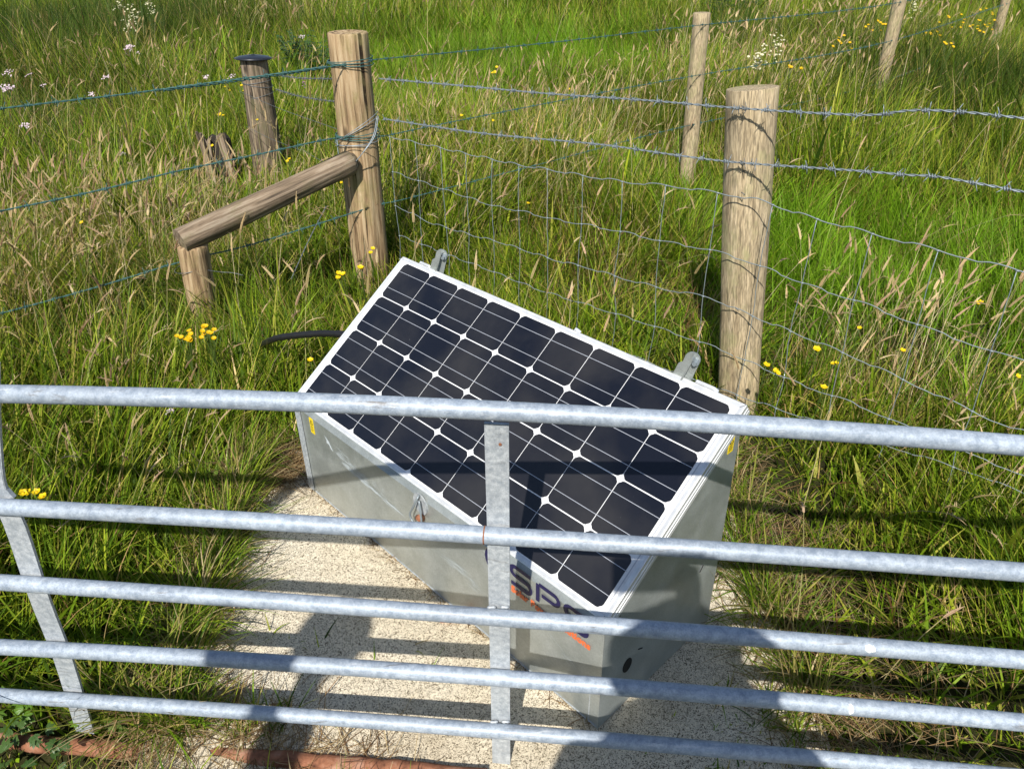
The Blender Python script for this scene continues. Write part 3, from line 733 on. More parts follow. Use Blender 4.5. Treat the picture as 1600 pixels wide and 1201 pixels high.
# rotten stump pieces beside the capped post
SP = at_z(346, 262) * .93; SP.z = 0
stump = empty('rotten_stump', SP)
zt = at_y(346, 186, SP.y).z * .84
def slab(name, x, y, w_, d_, h, rz, tilt, mat, seed):
    rnd = random.Random(seed); b = MB(); n = 6
    top = [h * rnd.uniform(.82, 1.03) for _ in range(n)]; vs = []; 
    for side in (-1, 1):
        for i in range(n):
            xx = (i / (n - 1) - .5) * w_; vs.append((xx, side * d_ / 2 * (1 - .4 * abs(i / (n - 1) - .5) * 2), -.1)); vs.append((xx + .004, side * d_ / 2 * .8, top[i]))
    fs = []
    for sd in (0, 1):
        o_ = sd * 2 * n
        for i in range(n - 1):
            q = (o_ + 2 * i, o_ + 2 * i + 2, o_ + 2 * i + 3, o_ + 2 * i + 1); fs.append(q if sd == 0 else q[::-1])
    for i in range(n - 1): fs.append((2 * i + 1, 2 * i + 3, 2 * n + 2 * i + 3, 2 * n + 2 * i + 1))
    fs += [(0, 1, 2 * n + 1, 2 * n), (2 * n - 2, 4 * n - 2, 4 * n - 1, 2 * n - 1)]
    b.add(vs, fs); o = b.build(name, mat, stump); o.location = (x, y, 0); o.rotation_euler = (0, tilt, rz); return o
slab('slab', -.075, -.03, .06, .05, zt * .93, .3, .04, M['greywood'], 1)
slab('slab', -.035, -.07, .035, .03, zt, -.2, -.14, M['greywood'], 2)
slab('core', .01, .02, .15, .06, zt * .96, .0, 0, M['darkwood'], 3)
slab('slab', .085, -.04, .05, .04, zt * 1.06, -.3, -.12, M['greywood'], 4)
tag(stump, 'split rotten grey wooden stump standing in grass left of the capped post', 'stump')

# ------------------------------------------------------------------ grass
def mesh_np(name, V, F4, colr, mat, F3=None):
    me = bpy.data.meshes.new(name); nv = len(V)
    me.vertices.add(nv); me.vertices.foreach_set('co', V.astype(np.float32).ravel())
    nf = len(F4); me.loops.add(nf * 4); me.loops.foreach_set('vertex_index', F4.astype(np.int32).ravel())
    me.polygons.add(nf); me.polygons.foreach_set('loop_start', np.arange(0, nf * 4, 4, dtype=np.int32)); me.polygons.foreach_set('loop_total', np.full(nf, 4, np.int32))
    me.polygons.foreach_set('use_smooth', np.ones(nf, bool))
    at = me.color_attributes.new('col', 'FLOAT_COLOR', 'POINT')
    c4 = np.ones((nv, 4), np.float32); c4[:, :3] = colr; at.data.foreach_set('color', c4.ravel())
    me.materials.append(mat); me.update(calc_edges=True)
    o = bpy.data.objects.new(name, me); COL.objects.link(o); return o
def blades(pos, h, wd, ldir, lean, curl, col, seg=4, twist=None, tipw=.08, colt=None, shape=1.0):
    """pos (N,3); blades bend along ldir; returns verts, quads, colours"""
    N = len(pos); t = np.linspace(0, 1, seg + 1)[None, :]
    lean = lean[:, None]; curl = curl[:, None]
    ang = lean + curl * t                              # angle from vertical
    ds = (h[:, None] / seg)
    am = (ang[:, 1:] + ang[:, :-1]) / 2
    hx = np.concatenate([np.zeros((N, 1)), np.cumsum(np.sin(am) * ds, 1)], 1); hz = np.concatenate([np.zeros((N, 1)), np.cumsum(np.cos(am) * ds, 1)], 1)
    cx_, sx_ = np.cos(ldir)[:, None], np.sin(ldir)[:, None]
    C = np.stack([pos[:, 0:1] + hx * cx_, pos[:, 1:2] + hx * sx_, pos[:, 2:3] + hz], 2)
    tw = (ldir + np.pi / 2 + (twist if twist is not None else 0))[:, None] + .5 * t
    wv = wd[:, None] * .5 * (np.clip(1.0 - t ** (1.8 * shape), 0, 1) * (1 - tipw) + tipw) * np.clip(.65 + 1.2 * t, 0, 1)
    S = np.stack([np.cos(tw) * wv, np.sin(tw) * wv, np.zeros_like(wv)], 2)
    V = np.stack([C - S, C + S], 2).reshape(N, -1, 3)
    nv = 2 * (seg + 1); base = (np.arange(N) * nv)[:, None, None]
    q = np.array([[2 * i, 2 * i + 1, 2 * i + 3, 2 * i + 2] for i in range(seg)])[None]
    F = (q + base).reshape(-1, 4)
    tt = np.repeat(t, 2, 1).reshape(1, nv, 1)
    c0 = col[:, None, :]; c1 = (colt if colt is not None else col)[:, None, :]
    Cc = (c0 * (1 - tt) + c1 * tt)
    return V.reshape(-1, 3), F, np.broadcast_to(Cc, (N, nv, 3)).reshape(-1, 3)
def merge(parts):
    V, F, C = [], [], []; n = 0
    for v, f, c in parts: V.append(v); F.append(f + n); C.append(c); n += len(v)
    return np.concatenate(V), np.concatenate(F), np.concatenate(C)
def g2(px, py, z=.3): p = at_z(px, py, z); return (p.x, p.y)
# colour patches of the meadow: centre, radii, weights of (lush, rush, straw, brown)
PATCH = []
def patch(px, py, rx, ry, kind, a=1.0, z=.3): x, y = g2(px, py, z); PATCH.append((x, y, rx, ry, kind, a))
patch(1450, 330, .95, 1.0, 'lush', 1.3); patch(1300, 300, .5, .6, 'lush', .9); patch(1580, 380, .8, .8, 'lush', 1.2); patch(1250, 400, .35, .35, 'lush', .8)
patch(720, 60, 2.2, 3.2, 'lush', 1.0, .2); patch(650, 130, .8, 1.0, 'lush', .8); patch(900, 60, 1.6, 2.2, 'lush', .9); patch(1010, 210, .5, .7, 'lush', .7)
patch(30, 50, 2.4, 3.4, 'rush', 1.7); patch(60, 150, 1.0, 1.1, 'rush', .9); patch(150, 60, 1.4, 2.0, 'rush', .8); patch(300, 20, 1.5, 2.0, 'rush', .9); patch(470, 40, 1.0, 1.5, 'rush', .5)
patch(1450, 120, 1.0, 1.4, 'rush', 1.4); patch(1550, 150, .8, 1.0, 'rush', .9); patch(1140, 50, .8, 1.0, 'rush', .8); patch(1240, 50, 1.2, 1.4, 'rush', .6)
patch(330, 430, .45, .4, 'rush', .7, .2); patch(200, 200, .9, .8, 'rush', .35)
patch(80, 340, .75, .6, 'straw', 1.3); patch(230, 330, .5, .45, 'straw', 1.0); patch(30, 440, .5, .4, 'straw', 1.0); patch(360, 300, .5, .4, 'straw', .7)
patch(900, 190, 1.3, 1.0, 'straw', .8); patch(1150, 100, 1.2, 1.4, 'straw', .8); patch(760, 250, .6, .5, 'straw', .6); patch(430, 30, 1.0, 1.2, 'straw', .8); patch(610, 300, .3, .25, 'straw', .8)
patch(1480, 480, .6, .45, 'straw', 1.0); patch(1330, 470, .4, .35, 'straw', .8); patch(1380, 60, 1.6, 1.5, 'straw', .5); patch(150, 120, 1.2, 1.0, 'straw', .5)
patch(1010, 400, .5, .35, 'brown', .9, .15); patch(1090, 450, .3, .3, 'brown', .9, .1); patch(1350, 480, .3, .25, 'brown', .8, .15); patch(850, 350, .5, .3, 'brown', .6, .15)
patch(1400, 950, .3, .15, 'brown', .5, .05); patch(1220, 960, .12, .12, 'brown', .6, .05); patch(1500, 1120, .4, .2, 'brown', .5, .05); patch(430, 690, .14, .1, 'brown', 1.2, .05)
patch(120, 180, 1.2, .8, 'brown', .4); patch(1060, 180, .8, .7, 'brown', .5); patch(1300, 730, .35, .2, 'brown', .5, .1)
def weights(x, y):
    W = {k: np.zeros_like(x) for k in ('lush', 'rush', 'straw', 'brown')}
    wx = x + .35 * (vn(x, y, 1.4, 21) - .5) * np.clip(y / 4, .3, 2); wy = y + .5 * (vn(x, y, 1.2, 22) - .5) * np.clip(y / 4, .3, 2)
    for (cx_, cy_, rx, ry, k, a) in PATCH:
        W[k] += a * np.exp(-(((wx - cx_) / rx) ** 2 + ((wy - cy_) / ry) ** 2) * 1.2)
    W['straw'] += .20 * np.clip(vn(x, y, 1.1, 5) * 1.6 - .5, 0, 1) * np.clip((y - 2.2) / 2, 0, 1)
    W['brown'] += .25 * np.clip(vn(x, y, 1.6, 6) * 1.8 - .7, 0, 1)
    W['rush'] += .25 * np.clip(vn(x, y, .7, 7) * 1.8 - .8, 0, 1) * np.clip((y - 4) / 3, 0, 1)
    return W
PAL = {  # linear colours
 'green': [(.162, .255, .015), (.115, .205, .011), (.275, .350, .026), (.175, .290, .015), (.050, .098, .007), (.33, .35, .06), (.080, .155, .010)],
 'lush': [(.140, .285, .012), (.190, .345, .020), (.11, .235, .010)],
 'rush': [(.065, .130, .014), (.040, .085, .010), (.100, .160, .020)],
 'straw': [(.56, .42, .17), (.44, .33, .13), (.36, .31, .09), (.66, .53, .28), (.28, .30, .06)],
 'brown': [(.26, .16, .07), (.36, .25, .12), (.18, .10, .045), (.42, .33, .18)]}
def pick(pal, n): a = np.array(PAL[pal]); return a[RNG.integers(0, len(a), n)]
BOXC = [(-.66, 1.92), (.20, 1.03), (.53, 1.34), (-.33, 2.24)]
def in_box(x, y, g=.0):
    lx = (x - a0.x) * .692639 + (y - a0.y) * -.721284; ly = (x - a0.x) * .721284 + (y - a0.y) * .692639
    return (lx > -g) & (lx < LX + g) & (ly > -g) & (ly < DP + g)
PIPE = [at_z(-60, 1150, -.05), at_z(620, 1206, -.02)]
def pipe_d(x, y):
    dx, dy = PIPE[1].x - PIPE[0].x, PIPE[1].y - PIPE[0].y; L = math.hypot(dx, dy); return ((x - PIPE[0].x) * -dy + (y - PIPE[0].y) * dx) / L
POSTS = [(CB, .09), (SB, .06), (RB, .07), (KB, .09), (P1, .055), (P2, .055), (P3, .055), (SP, .08)]
def keep_mask(x, y, pad_grow=.0):
    m_ = ~in_pad(x, y, pad_grow) & ~in_box(x, y, .01) & ~((np.abs(pipe_d(x, y)) < .03) & (x < -.2))
    for p, r in POSTS: m_ &= np.hypot(x - p.x, y - p.y) > r
    return m_
def hmap(x, y, W):
    edge = np.clip(np.maximum.reduce([-.86 - x, x - .66, y - 2.12, 0 * x]), 0, 1)
    h = .10 + .23 * np.clip(edge / .45, 0, 1) + .16 * np.clip((y - 2.6) / 3, 0, 1)
    h *= 1 + .55 * (vn(x, y, 1.7, 9) - .5) + .35 * (vn(x, y, 4.5, 10) - .5)
    h += .16 * np.exp(-(((x + .95) / .28) ** 2 + ((y - 2.45) / .22) ** 2))
    h *= 1 - .30 * np.clip(W['lush'], 0, 1) + .35 * np.clip(W['rush'], 0, 1) - .35 * np.clip(W['brown'], 0, 1)
    h *= np.where((x > .6) & (y < 2.0), .8, 1)
    h *= np.where(y < 1.10, .42, 1) * np.where((y < .5), .5, 1) * np.where((pipe_d(x, y) < 0) & (pipe_d(x, y) > -.15), .4, 1)
    for p, r, k in ((CB, .5, .45), (SB, .3, .2), (RB, .4, .45), (P1, .5, .4), (P2, .6, .4), (P3, .6, .5), (KB, .45, .4), (SP, .45, .55)):
        d2 = ((x - p.x) / r) ** 2 + ((y - (p.y - .28)) / (r * 1.3)) ** 2; h *= 1 - k * np.exp(-d2)
    return h
def field(y0, y1, dens, tuft, wd, seg, margin=1.25, extra=.8):
    xm = (y1 * .68 + extra) * margin
    area = (y1 - y0) * 2 * xm; nt = int(area * dens / tuft)
    cx_ = RNG.uniform(-xm, xm, nt); cy_ = RNG.uniform(y0, y1, nt)
    ok = np.abs(cx_) < (cy_ * .72 + 1.0) * margin; cx_, cy_ = cx_[ok], cy_[ok]; nt = len(cx_)
    n = nt * tuft; ti = np.repeat(np.arange(nt), tuft)
    rad = np.abs(RNG.normal(0, 1, n)) * RNG.uniform(.02, .07, nt)[ti]; th = RNG.uniform(0, 2 * np.pi, n)
    x = cx_[ti] + rad * np.cos(th); y = cy_[ti] + rad * np.sin(th)
    ok = keep_mask(x, y, -.005); x, y, th, rad, ti = x[ok], y[ok], th[ok], rad[ok], ti[ok]; n = len(x)
    W = weights(x, y); h = hmap(x, y, W) * RNG.uniform(.55, 1.25, n) * RNG.uniform(.8, 1.2, nt)[ti]
    r = RNG.random(n)
    ws, wb, wl, wr = [np.clip(W[k], 0, 1.4) for k in ('straw', 'brown', 'lush', 'rush')]
    col = pick('green', n)
    tb = RNG.uniform(.8, 1.2, (nt, 1))[ti] * RNG.uniform(.8, 1.22, (n, 1))
    m_ = r < wl * .75; col[m_] = pick('lush', m_.sum())
    r = RNG.random(n); m_ = r < wr * .7; col[m_] = pick('rush', m_.sum())
    r = RNG.random(n); mS = r < ws * .26 + .06; col[mS] = pick('straw', mS.sum())
    r = RNG.random(n); mB = r < wb * .30 + .025; col[mB] = pick('brown', mB.sum())
    col = col * tb; col = col * (1 - .22 * np.clip(wr, 0, 1.3))[:, None]; big = (.78 + .34 * vn(x, y, .9, 31) + .18 * vn(x, y, 3.7, 32))[:, None]; col = col * big
    lean = np.clip(np.abs(RNG.normal(.12, .14, n)) + rad * 3.0, 0, 1.0); curl = np.abs(RNG.normal(.45, .45, n))
    flat = RNG.random(n) < .07 + .25 * np.clip(wb, 0, 1); lean = np.where(flat, RNG.uniform(.7, 1.35, n), lean)
    ldir = th + RNG.normal(0, .7, n)
    # prevailing lean a little to the right, away from the pad interior kept free
    flow = 6.28 * vn(x, y, .9, 41) + 2.5 * (vn(x, y, 2.6, 42) - .5); ldir = np.where(RNG.random(n) < .42, flow + RNG.normal(0, .5, n), ldir)
    lean = lean + .25 * vn(x, y, 1.3, 43) * (vn(x, y, 3.1, 44) > .45)
    w_ = wd * 1.15 * np.exp(RNG.normal(-.10, .50, n)) * np.where(mS | mB, .6, 1) * (1 - .35 * np.clip(wr, 0, 1)); w_ = w_ * (1 - .25 * np.clip(wl, 0, 1))
    pos = np.stack([x, y, terr(x, y) - .01], 1)
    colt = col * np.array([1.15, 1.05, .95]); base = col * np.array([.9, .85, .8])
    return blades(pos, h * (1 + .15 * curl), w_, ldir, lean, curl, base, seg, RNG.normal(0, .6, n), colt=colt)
parts = [field(.35, 1.2, 5200, 22, .0052, 5, 1.15), field(1.2, 2.4, 6200, 24, .0052, 5, 1.15), field(2.4, 4.0, 5200, 24, .0050, 4, 1.15), field(4.0, 7.0, 3000, 22, .0062, 4, 1.12)]
o = mesh_np('meadow_grass', *merge(parts)[:3], M['leaf'])
tag(o, 'green meadow grass growing round the concrete pad and along the fences', 'grass', kind='stuff')
parts = [field(7, 12, 1500, 18, .0085, 3, 1.1), field(12, 19, 650, 16, .012, 3, 1.1), field(19, 30, 170, 14, .02, 2, 1.1)]
o = mesh_np('far_grass', *merge(parts), M['leaf'])
tag(o, 'mottled green and brown grass of the open field beyond the fences', 'grass', kind='stuff')
print('blades faces', len(o.data.polygons))

# short turf behind the camera so the place goes on
def sparse(n, xr, yr, h, wd):
    x = RNG.uniform(*xr, n); y = RNG.uniform(*yr, n); ok = keep_mask(x, y, -.005); x, y = x[ok], y[ok]; n = len(x)
    return blades(np.stack([x, y, terr(x, y) - .01], 1), h * RNG.uniform(.5, 1.2, n), wd * RNG.uniform(.6, 1.3, n), RNG.uniform(0, 6.28, n), np.abs(RNG.normal(.3, .3, n)), np.abs(RNG.normal(.5, .4, n)), pick('green', n) * RNG.uniform(.7, 1.2, (n, 1)), 3)
o = mesh_np('turf', *sparse(26000, (-4, 4), (-3, .4), .07, .006), M['leaf'])
tag(o, 'short trodden turf on the near side of the gate', 'grass', kind='stuff')

# overhanging tufts and weeds on the pad edge (grow through cracks)
def edge_tufts():
    P = []
    spots = []
    rnd = np.random.default_rng(5)
    for k in range(150):      # left edge
        t = rnd.random(); x = -.90 + .10 * (1 - t) * 1.0 + rnd.normal(.0, .035); y = .75 + t * 1.4; spots.append((x, y, rnd.uniform(.10, .24), 16, 1))
    for k in range(85):      # lower left corner creeping over
        t = rnd.random(); x = -.82 + .48 * t + rnd.normal(0, .04); y = 1.16 - .24 * t + rnd.normal(0, .05); spots.append((x, min(y, 1.25 - .35 * t), rnd.uniform(.05, .12), 12, 0))
    for k in range(330):
        t = rnd.random(); x = -.95 + .72 * t; y = .80 + rnd.random() * (.36 - .26 * t); spots.append((x, y, rnd.uniform(.16, .30), 14, 0))
    for k in range(130):      # right edge
        t = rnd.random(); spots.append((.68 + rnd.normal(0, .035), .75 + 1.4 * t, rnd.uniform(.10, .22), 16, -1))
    for k in range(60):
        t = rnd.random(); spots.append((.45 + .3 * t + rnd.normal(0, .05), 1.0 + rnd.normal(0, .07), rnd.uniform(.05, .10), 10, 0))
    for (px, py, n_) in ((640, 1010, 2), (660, 1055, 3), (590, 1040, 3), (425, 990, 5), (460, 1000, 4), (500, 1010, 3), (395, 870, 4), (610, 880, 5), (410, 770, 6), (1120, 1090, 4), (1060, 1130, 3), (1000, 1175, 3)):
        p = at_z(px, py); spots.append((p.x, p.y, .07 if n_ < 4 else .05, n_, 0))
    for (x, y, h, n_, s) in spots:
        if y < 1.08: h *= .45 if (s == 0 and x < -.2) else .4
        if x < -.2 and -.13 < pipe_d(x, y) < .035: continue
        if bool(in_box(np.array(x), np.array(y), .03)): continue
        n = n_; th = RNG.uniform(0, 6.28, n)
        if s: th = np.where(RNG.random(n) < .5, (0 if s > 0 else np.pi) + RNG.normal(0, .8, n), th)
        pos = np.stack([x + RNG.normal(0, .012, n), y + RNG.normal(0, .012, n), np.full(n, -.012 if bool(in_pad(np.array(x), np.array(y))) else -.04)], 1)
        col = np.where((RNG.random(n) < .3)[:, None], pick('straw', n) * .8, pick('green', n)) * RNG.uniform(.75, 1.25, (n, 1))
        P.append(blades(pos, h * RNG.uniform(.5, 1.4, n), .0045 * RNG.uniform(.5, 1.3, n), th, np.abs(RNG.normal(.45, .35, n)), np.abs(RNG.normal(.7, .4, n)), col, 5))
    return merge(P)
o = mesh_np('edge_grass', *edge_tufts(), M['leaf'])
tag(o, 'grass tufts hanging over the edges of the concrete pad', 'grass', kind='stuff')
# dead thatch strands lying along pad edges and under the right bank
def thatch():
    n = 9000; rnd = RNG; t = rnd.random(n)
    g = rnd.integers(0, 5, n)
    x = np.select([g == 0, g == 1, g == 2, g == 3], [-.90 + .10 * (1 - t) + rnd.normal(.02, .05, n), .70 + rnd.normal(.0, .08, n), .66 + np.abs(rnd.normal(0, .22, n)), -.80 + .5 * t + rnd.normal(0, .06, n)], -.86 + rnd.normal(.05, .06, n))
    y = np.select([g == 0, g == 1, g == 2, g == 3], [.7 + 1.45 * t, .7 + 1.4 * t, .9 + rnd.random(n) * .8, 1.14 - .22 * t + rnd.normal(0, .05, n)], 2.02 + rnd.normal(0, .05, n))
    k_ = 260; u_ = rnd.beta(1.2, 1.2, k_) * LX; d_ = -np.abs(rnd.normal(.002, .006, k_)); x[:k_] = a0.x + u_ * .692639 + d_ * .721284; y[:k_] = a0.y - u_ * .721284 + d_ * .692639
    ok = ~in_box(x, y, .0) & ~(((g == 3) | (g == 2)) & (rnd.random(n) < .62)); x, y = x[ok], y[ok]; n = len(x)
    z = np.where(in_pad(x, y), .002, .01) + np.abs(rnd.normal(0, .008, n)) * np.where(in_pad(x, y), .4, 2)
    return blades(np.stack([x, y, z], 1), np.where(np.arange(n) < 250, .4, 1) * rnd.uniform(.04, .15, n), .0018 * rnd.uniform(.6, 1.5, n), rnd.uniform(0, 6.28, n), rnd.uniform(1.3, 1.6, n), rnd.normal(.05, .25, n), pick('brown', n) * rnd.uniform(.5, 1.3, (n, 1)), 4)
o = mesh_np('dead_thatch', *thatch(), M['straw'])
tag(o, 'dead brown grass strands lying along the pad edges', 'dead grass', kind='stuff')

# seeding grass: thin stalks with soft drooping heads
def seedheads(n, y0, y1, wfun, hh, margin=1.0, hl=(.045, .085), hw=.007, pal='seed'):
    x = RNG.uniform(-1, 1, n * 6) * (y1 * .72 + 1); y = RNG.uniform(y0, y1, n * 6)
    ok = (np.abs(x) < y * .72 + 1.0) & keep_mask(x, y, .02); x, y = x[ok], y[ok]
    W = weights(x, y); p = wfun(x, y, W); ok = RNG.random(len(x)) < p; x, y = x[ok][:n], y[ok][:n]; n = len(x)
    h = hh * RNG.uniform(.7, 1.25, n) * np.clip(.75 + .1 * y, .8, 1.15); ld = RNG.normal(.3, 1.3, n); lean = np.abs(RNG.normal(.12, .12, n)); curl = np.abs(RNG.normal(.35, .45, n))
    c = np.array([(.44, .36, .17), (.36, .33, .13), (.52, .43, .25)])[RNG.integers(0, 3, n)] * RNG.uniform(.8, 1.15, (n, 1))
    z0 = terr(x, y) - .01
    P = [blades(np.stack([x, y, z0], 1), h, .0022 * RNG.uniform(.7, 1.2, n) * np.clip(y / 4, 1, 3), ld, lean, curl, c, 5, tipw=.6)]
    # tip point
    seg = 5; t = np.linspace(0, 1, seg + 1)[None]; ang = lean[:, None] + curl[:, None] * t; am = (ang[:, 1:] + ang[:, :-1]) / 2; ds = h[:, None] / seg
    hx = (np.sin(am) * ds).sum(1); hz = (np.cos(am) * ds).sum(1)
    tip = np.stack([x + hx * np.cos(ld), y + hx * np.sin(ld), z0 + hz], 1)
    L = RNG.uniform(*hl, n); cc = np.array([(.60, .46, .25), (.52, .38, .21), (.66, .53, .30), (.46, .37, .17), (.54, .38, .24)])[RNG.integers(0, 5, n)] * RNG.uniform(.8, 1.1, (n, 1))
    sc = np.clip(y / 4.5, 1, 2.2)
    for k in range(3):    # three crossed spindle leaves make the core
        P.append(blades(tip, L, hw * RNG.uniform(.8, 1.3, n) * sc, ld + 0, lean + curl + .05, curl * .5 + .25, cc, 5, np.full(n, k * np.pi / 3) - np.pi / 2 * 0, tipw=.1, shape=1.1))
    for k in range(9):    # bristles
        f = (k + .5) / 9.5
        a2 = lean + curl + .2; px_ = tip[:, 0] + np.sin(a2) * L * f * np.cos(ld); py_ = tip[:, 1] + np.sin(a2) * L * f * np.sin(ld); pz_ = tip[:, 2] + np.cos(a2) * L * f
        P.append(blades(np.stack([px_, py_, pz_], 1), L * .22, .0022 * sc * np.ones(n), RNG.uniform(0, 6.28, n), a2 * .5 + .3, np.full(n, .4), cc * RNG.uniform(.8, 1.2, (n, 1)), 2))
    return merge(P)
wstraw = lambda x, y, W: np.clip(.08 + .70 * W['straw'] - .35 * W['lush'] - .2 * W['rush'], 0.01, 1)
parts = [seedheads(260, 1.1, 2.5, lambda x, y, W: np.where((np.abs(x) > 1.0) & (y > 1.6), .5, .02), .36), seedheads(1000, 2.3, 4.2, lambda x, y, W: wstraw(x, y, W), .47, hl=(.05, .10), hw=.009), seedheads(1500, 4.2, 7.5, wstraw, .55), seedheads(2000, 7.5, 16, wstraw, .6, hl=(.06, .12), hw=.009)]
o = mesh_np('seeding_grass', *merge(parts), M['straw'])
tag(o, 'tall straw coloured seeding grass stalks with soft drooping heads', 'grass', kind='stuff')

# ------------------------------------------------------------------ leafy weeds and flowers
def mesh_cols(b, cols):   # per-vertex colours for an MB
    pass
def colour_obj(b, name, mat, parent, colv, smooth=True):
    o = b.build(name, mat, parent, smooth); at = o.data.color_attributes.new('col', 'FLOAT_COLOR', 'POINT')
    c4 = np.ones((len(b.v), 4), np.float32); c = np.array(colv, np.float32); c4[:, :3] = c if c.ndim == 2 else c[None]
    c4[:, :3] *= RNG.uniform(.85, 1.12, (len(b.v), 1)); at.data.foreach_set('color', c4.ravel()); return o
def leaf(b, base, d, up, L, Wd, fold=.2, droop=.3, n=5, lob=0):
    d = Vector(d).normalized(); up = Vector(up).normalized(); s_ = d.cross(up).normalized(); vs = []; 
    for i in range(n + 1):
        t = i / n; w_ = Wd * math.sin(math.pi * min(.98, .08 + t * .9)) ** .8 * (1 + (lob * (-1) ** i)); c = Vector(base) + d * L * t + up * (-droop * L * t * t)
        vs += [c - s_ * w_ / 2 + up * fold * w_ / 2, c, c + s_ * w_ / 2 + up * fold * w_ / 2]
    b.add(vs, [(i * 3 + k, i * 3 + k + 1, i * 3 + k + 4, i * 3 + k + 3) for i in range(n) for k in (0, 1)])
def palmate(loc, R_, n, seed, col, label):
    rnd = random.Random(seed); root = empty('leafy_weed', loc); b = MB(); st_ = MB()
    for i in range(n):
        a = rnd.uniform(0, 6.28); r = rnd.uniform(.1, .9) * R_; h = rnd.uniform(.03, .07); c = Vector((r * math.cos(a), r * math.sin(a), h))
        st_.tube([(0, 0, 0), c * .6 + Vector((0, 0, .01)), c], .0009, 4)
        upv = Vector((rnd.uniform(-.3, .3), rnd.uniform(-.6, .1), 1)).normalized(); nl = 5; a1 = rnd.uniform(0, 6.28); L = rnd.uniform(.016, .028)
        x1 = upv.orthogonal().normalized(); y1 = upv.cross(x1)
        for k in range(nl):
            aa = a1 + (k - 2) * .62; leaf(b, c, x1 * math.cos(aa) + y1 * math.sin(aa), upv, L * (1 - .12 * abs(k - 2)), L * .36, .15, .2, 6, .16)
    colour_obj(b, 'foliage', M['broad'], root, col); colour_obj(st_, 'stems', M['broad'], root, (.10, .13, .03))
    tag(root, label, 'weed', 'leafy weeds along the gate foot'); return root
for (px, py, R_, n, col, lb) in ((22, 1112, .06, 9, (.10, .20, .02), 'bright green lobed weed at the far left foot of the gate'), (58, 1128, .05, 8, (.11, .22, .025), 'lobed green weed just left of the foot of the diagonal brace'),
        (28, 1182, .08, 12, (.07, .13, .03), 'broad darker green weed below the rusty pipe at the left edge'), (155, 1146, .045, 7, (.12, .22, .02), 'rounded bright green leaf clump at the foot of the diagonal brace'), (200, 1150, .05, 8, (.10, .17, .03), 'small pale green weed right of the foot of the diagonal brace'), (90, 1192, .06, 9, (.06, .12, .03), 'low dark weed under the rusty pipe below the diagonal brace')):
    p = at_z(px, py, -.06); palmate(p, R_, n, px, col, lb)
# leafy bush-like herb behind the corner post
def herb(loc, h, R_, n, seed, col, label, name='leafy_herb'):
    rnd = random.Random(seed); root = empty(name, loc); b = MB(); s_ = MB()
    for k in range(n):
        a = rnd.uniform(0, 6.28); r = R_ * rnd.random() ** .5; top = Vector((r * math.cos(a), r * math.sin(a), h * rnd.uniform(.6, 1))); base = top * .25; base.z = 0
        s_.tube([base, base.lerp(top, .5) + Vector((0, 0, .03)), top], .003, 4)
        for j in range(9):
            t = .3 + .7 * j / 8; c = base.lerp(top, t); aa = rnd.uniform(0, 6.28)
            leaf(b, c, (math.cos(aa), math.sin(aa), .4), (0, 0, 1), rnd.uniform(.05, .11), .035, .2, .5, 4, .1)
    colour_obj(b, 'foliage', M['broad'], root, col); colour_obj(s_, 'stems', M['broad'], root, (.08, .12, .03)); tag(root, label, 'plant'); return root
p = at_z(478, 120, .15); herb((p.x, p.y, 0), .62, .30, 40, 3, (.05, .11, .02), 'leafy dark green plant growing behind the left side of the corner post')
p = at_z(1150, 20, .3); herb((p.x, p.y, 0), .8, .6, 60, 4, (.05, .10, .022), 'dark leafy clump in the field behind the top of the nearest slim fence post')
